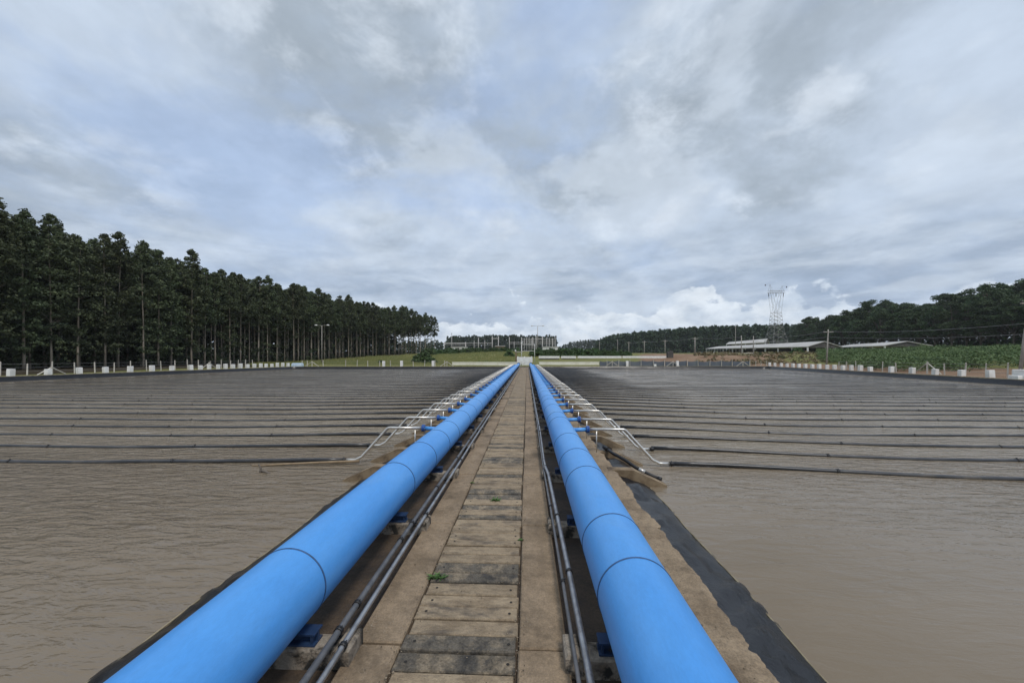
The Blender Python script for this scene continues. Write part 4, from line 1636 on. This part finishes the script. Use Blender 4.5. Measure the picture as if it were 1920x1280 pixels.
def sub_gantry(Xa, Xb, yt, ybm, label):
    a_, c_ = gz(Xa, dS), gz(Xb, dS)
    z0 = min(a_.z, c_.z, zat(655, dS))
    zt, zm = zat(yt, dS) - z0, zat(ybm, dS) - z0
    t = thing('substation_gantry', label, 'substation gantry', (a_.x, a_.y, z0), math.atan2(c_.y - a_.y, c_.x - a_.x))
    L = math.hypot(c_.x - a_.x, c_.y - a_.y)
    for x in (0, L):
        b = MB(); b.tube([(x, 0, -.3), (x, 0, zt)], [.30, .2], 6); b.build('post', M['substation'], t)
    b = MB(); b.box(-.4, L + .4, -.15, .15, zm - .3, zm + .05); b.build('beam', M['substation'], t)
    for i in range(3):
        x = L * (i + .5) / 3
        b = MB(); b.tube([(x, 0, zm - .3), (x, 0, zm - 1.3)], .1, 6); b.build('insulator', M['insul'], t)


sub_gantry(923, 934.5, 630, 634, 'tallest pale gantry of the substation, left of centre')
sub_gantry(1005, 1017, 630, 634.5, 'pale gantry beside the lamp post beyond the gate')
sub_gantry(833, 873, 641, 643, 'wide low gantry at the left end of the substation')
sub_gantry(978, 999, 632, 645, 'pale gantry straight behind the white gate')
for i, X in enumerate([833, 847, 873, 889, 897, 909, 955, 964, 983, 987.5, 992, 996, 1025, 1030, 1036, 1041]):
    yt = {847: 627, 873: 637, 889: 638, 909: 638, 964: 640}.get(X, 632 + (i % 3))
    if X in (833, 873): continue
    sub_post(X, yt, 'thin pale substation post standing against the flat-topped wood', .40 if X in (955, 897, 1036) else .27)
for (Xa, Xb, yt, lab) in ((833, 923, 643, 'long pale horizontal beam left of the tallest gantry'), (955, 1041, 642, 'long pale horizontal beam behind the lamp post'), (978, 1041, 636, 'higher pale horizontal beam right of the gate')):
    a_, c_ = PX(Xa, yt, dS), PX(Xb, yt, dS)
    b = MB(); b.bar((0, 0, 0), c_ - a_, .16); b.bar((0, 0, -.8), c_ - a_ + Vector((0, 0, -.8)), .08)
    o = b.build('substation_beam', M['substation'], None, a_); tag(o, lab, 'substation beam')
for (Xa, Xb, yt, lab) in ((846, 874, 650.5, 'low white substation building left of the gantries'), (929, 946, 649, 'low tan substation building at the foot of the tallest gantry'), (1018, 1046, 650.5, 'low pale substation building right of the lamp post')):
    a_ = gz(Xa, dS - 4); L = (Xb - Xa) / F * dS
    z1 = zat(yt, dS - 4)
    t = thing('substation_building', lab, 'building', (a_.x, a_.y, 0), YAW)
    b = MB(); b.box(0, L, 0, 4, 0, z1); b.build('wall', M['white_paint' if 'white' in lab or 'pale' in lab else 'rib'], t)
    b = MB(); b.box(-.3, L + .3, -.3, 4.3, z1 + .003, z1 + .25, ch=.05); b.build('roof', M['roof'], t)
    b = MB(); b.box(L * .4, L * .4 + .9, -.04, .0, z1 - 2.2, z1 - .4); b.build('door', M['shed_dark'], t)

# ------------------------------------------------------------------- world
SUN_EL, SUN_AZ = 58, 150     # azimuth clockwise from +y
wd = bpy.data.worlds.new('World')
scene.world = wd
wd.use_nodes = True
nt = wd.node_tree
nt.nodes.clear()
outn = N(nt, 'ShaderNodeOutputWorld')
bg = N(nt, 'ShaderNodeBackground')
bg.inputs['Strength'].default_value = .1
nt.links.new(bg.outputs[0], outn.inputs[0])
sky = N(nt, 'ShaderNodeTexSky', sky_type='NISHITA')
sky.sun_disc = False
sky.sun_elevation = R(SUN_EL)
sky.sun_rotation = R(SUN_AZ)
sky.air_density = 1.2
sky.dust_density = 1.0
tc = N(nt, 'ShaderNodeTexCoord')
dirv = tc.outputs['Generated']
sep = N(nt, 'ShaderNodeSeparateXYZ'); nt.links.new(dirv, sep.inputs[0])
zpos = mathn(nt, 'MAXIMUM', sep.outputs[2], 0.0)
den = mathn(nt, 'ADD', zpos, .30)
cmb = N(nt, 'ShaderNodeCombineXYZ')
nt.links.new(mathn(nt, 'DIVIDE', sep.outputs[0], den), cmb.inputs[0])
nt.links.new(mathn(nt, 'DIVIDE', sep.outputs[1], den), cmb.inputs[1])
cmb.inputs[2].default_value = 2.7
pl = cmb.outputs[0]
big = noisen(nt, pl, 1.5, 7, .56, .25)
mp = N(nt, 'ShaderNodeMapping'); mp.inputs['Location'].default_value = (4.3, 1.7, 0); nt.links.new(pl, mp.inputs[0])
med = noisen(nt, mp.outputs[0], 3.6, 9, .62, .2)
mp2 = N(nt, 'ShaderNodeMapping'); mp2.inputs['Location'].default_value = (-3.1, 6.2, 1.4); nt.links.new(pl, mp2.inputs[0])
gap = noisen(nt, mp2.outputs[0], 1.1, 6, .58, .2)
K = 11.2
def kc(r, g, b_): return (r * K, g * K, b_ * K)
white, grey, pale = kc(.52, .575, .645), kc(.265, .312, .368), kc(.395, .462, .555)
cl = mixc(nt, ramp(nt, big, .42, .62), pale, grey)
mp3 = N(nt, 'ShaderNodeMapping'); mp3.inputs['Location'].default_value = (7.7, -2.9, 3.3); nt.links.new(pl, mp3.inputs[0])
puff = noisen(nt, mp3.outputs[0], 1.9, 10, .57, .15)
cl = mixc(nt, mathn(nt, 'MULTIPLY', ramp(nt, puff, .49, .57), .50), cl, kc(.47, .53, .605))
cl = mixc(nt, mathn(nt, 'MULTIPLY', ramp(nt, puff, .45, .34), .55), cl, kc(.30, .36, .44))
cl = mixc(nt, mathn(nt, 'MULTIPLY', ramp(nt, med, .50, .70), .75), cl, white)
bluec = mixc(nt, .25, kc(.30, .40, .60), sky.outputs[0])
col = mixc(nt, mathn(nt, 'MULTIPLY', ramp(nt, gap, .50, .66), .60), cl, bluec)
# slate band low over the horizon, then the bright cumulus bank
band = mathn(nt, 'MULTIPLY', ramp(nt, sep.outputs[2], .38, .10), .8)
wisp = noisen(nt, scalev(nt, dirv, (2.0, 2.0, 9.0)), 2.2, 7, .6, .3)
bandc = mixc(nt, ramp(nt, wisp, .40, .64), kc(.245, .312, .42), kc(.40, .465, .555))
col = mixc(nt, band, col, bandc)
cu = noisen(nt, scalev(nt, dirv, (1, 1, 1.5)), 7.5, 8, .56, .1)
lowf = noisen(nt, scalev(nt, dirv, (1, 1, 0)), 3.3, 2, .5)
hgtc = mathn(nt, 'ADD', mathn(nt, 'MULTIPLY', cu, .26), mathn(nt, 'MULTIPLY', lowf, .22))
mask = ramp(nt, mathn(nt, 'SUBTRACT', mathn(nt, 'ADD', hgtc, -.115), sep.outputs[2]), -.002, .011)
shade = noisen(nt, scalev(nt, dirv, (1, 1, 1.8)), 11, 7, .6, .2)
cuc = mixc(nt, ramp(nt, shade, .36, .64), kc(.39, .455, .54), kc(.575, .625, .68))
col = mixc(nt, mathn(nt, 'MULTIPLY', mask, .93), col, cuc)
fine = noisen(nt, pl, 6.0, 9, .60, .1)
fv = N(nt, 'ShaderNodeHueSaturation'); nt.links.new(col, fv.inputs['Color'])
nt.links.new(mathn(nt, 'MULTIPLY_ADD', ramp(nt, fine, .30, .70),   .13, .945), fv.inputs['Value'])
nt.links.new(fv.outputs[0], bg.inputs['Color'])

sl = bpy.data.lights.new('sun', 'SUN')
sl.energy = 1.5
sl.angle = R(14)
sl.color = (1, .95, .88)
so = bpy.data.objects.new('sun', sl)
COL.objects.link(so)
az = R(SUN_AZ)
dv = Vector((math.sin(az) * math.cos(R(SUN_EL)), math.cos(az) * math.cos(R(SUN_EL)), math.sin(R(SUN_EL))))
so.rotation_euler = dv.to_track_quat('Z', 'Y').to_euler()
so.location = (0, 0, 60)

scene.view_settings.view_transform = 'Standard'
scene.view_settings.look = 'None'
scene.view_settings.exposure = .35
scene.view_settings.gamma = 1
scene.cycles.max_bounces = 6
scene.cycles.use_denoising = True

if HAZE:
    hb = MB(); hb.box(-2300, 2300, -2300, 2400, -3.5, 75)
    hm = bpy.data.materials.new('pale air')
    hm.use_nodes = True
    hnt = hm.node_tree
    hnt.nodes.clear()
    ho = hnt.nodes.new('ShaderNodeOutputMaterial')
    pv = hnt.nodes.new('ShaderNodeVolumePrincipled')
    pv.inputs['Color'].default_value = (.92, .95, 1, 1)
    pv.inputs['Density'].default_value = HAZE
    hnt.links.new(pv.outputs[0], ho.inputs['Volume'])
    tag(hb.build('haze', hm), 'thin pale haze over the ponds and woods', 'haze', None, 'stuff')
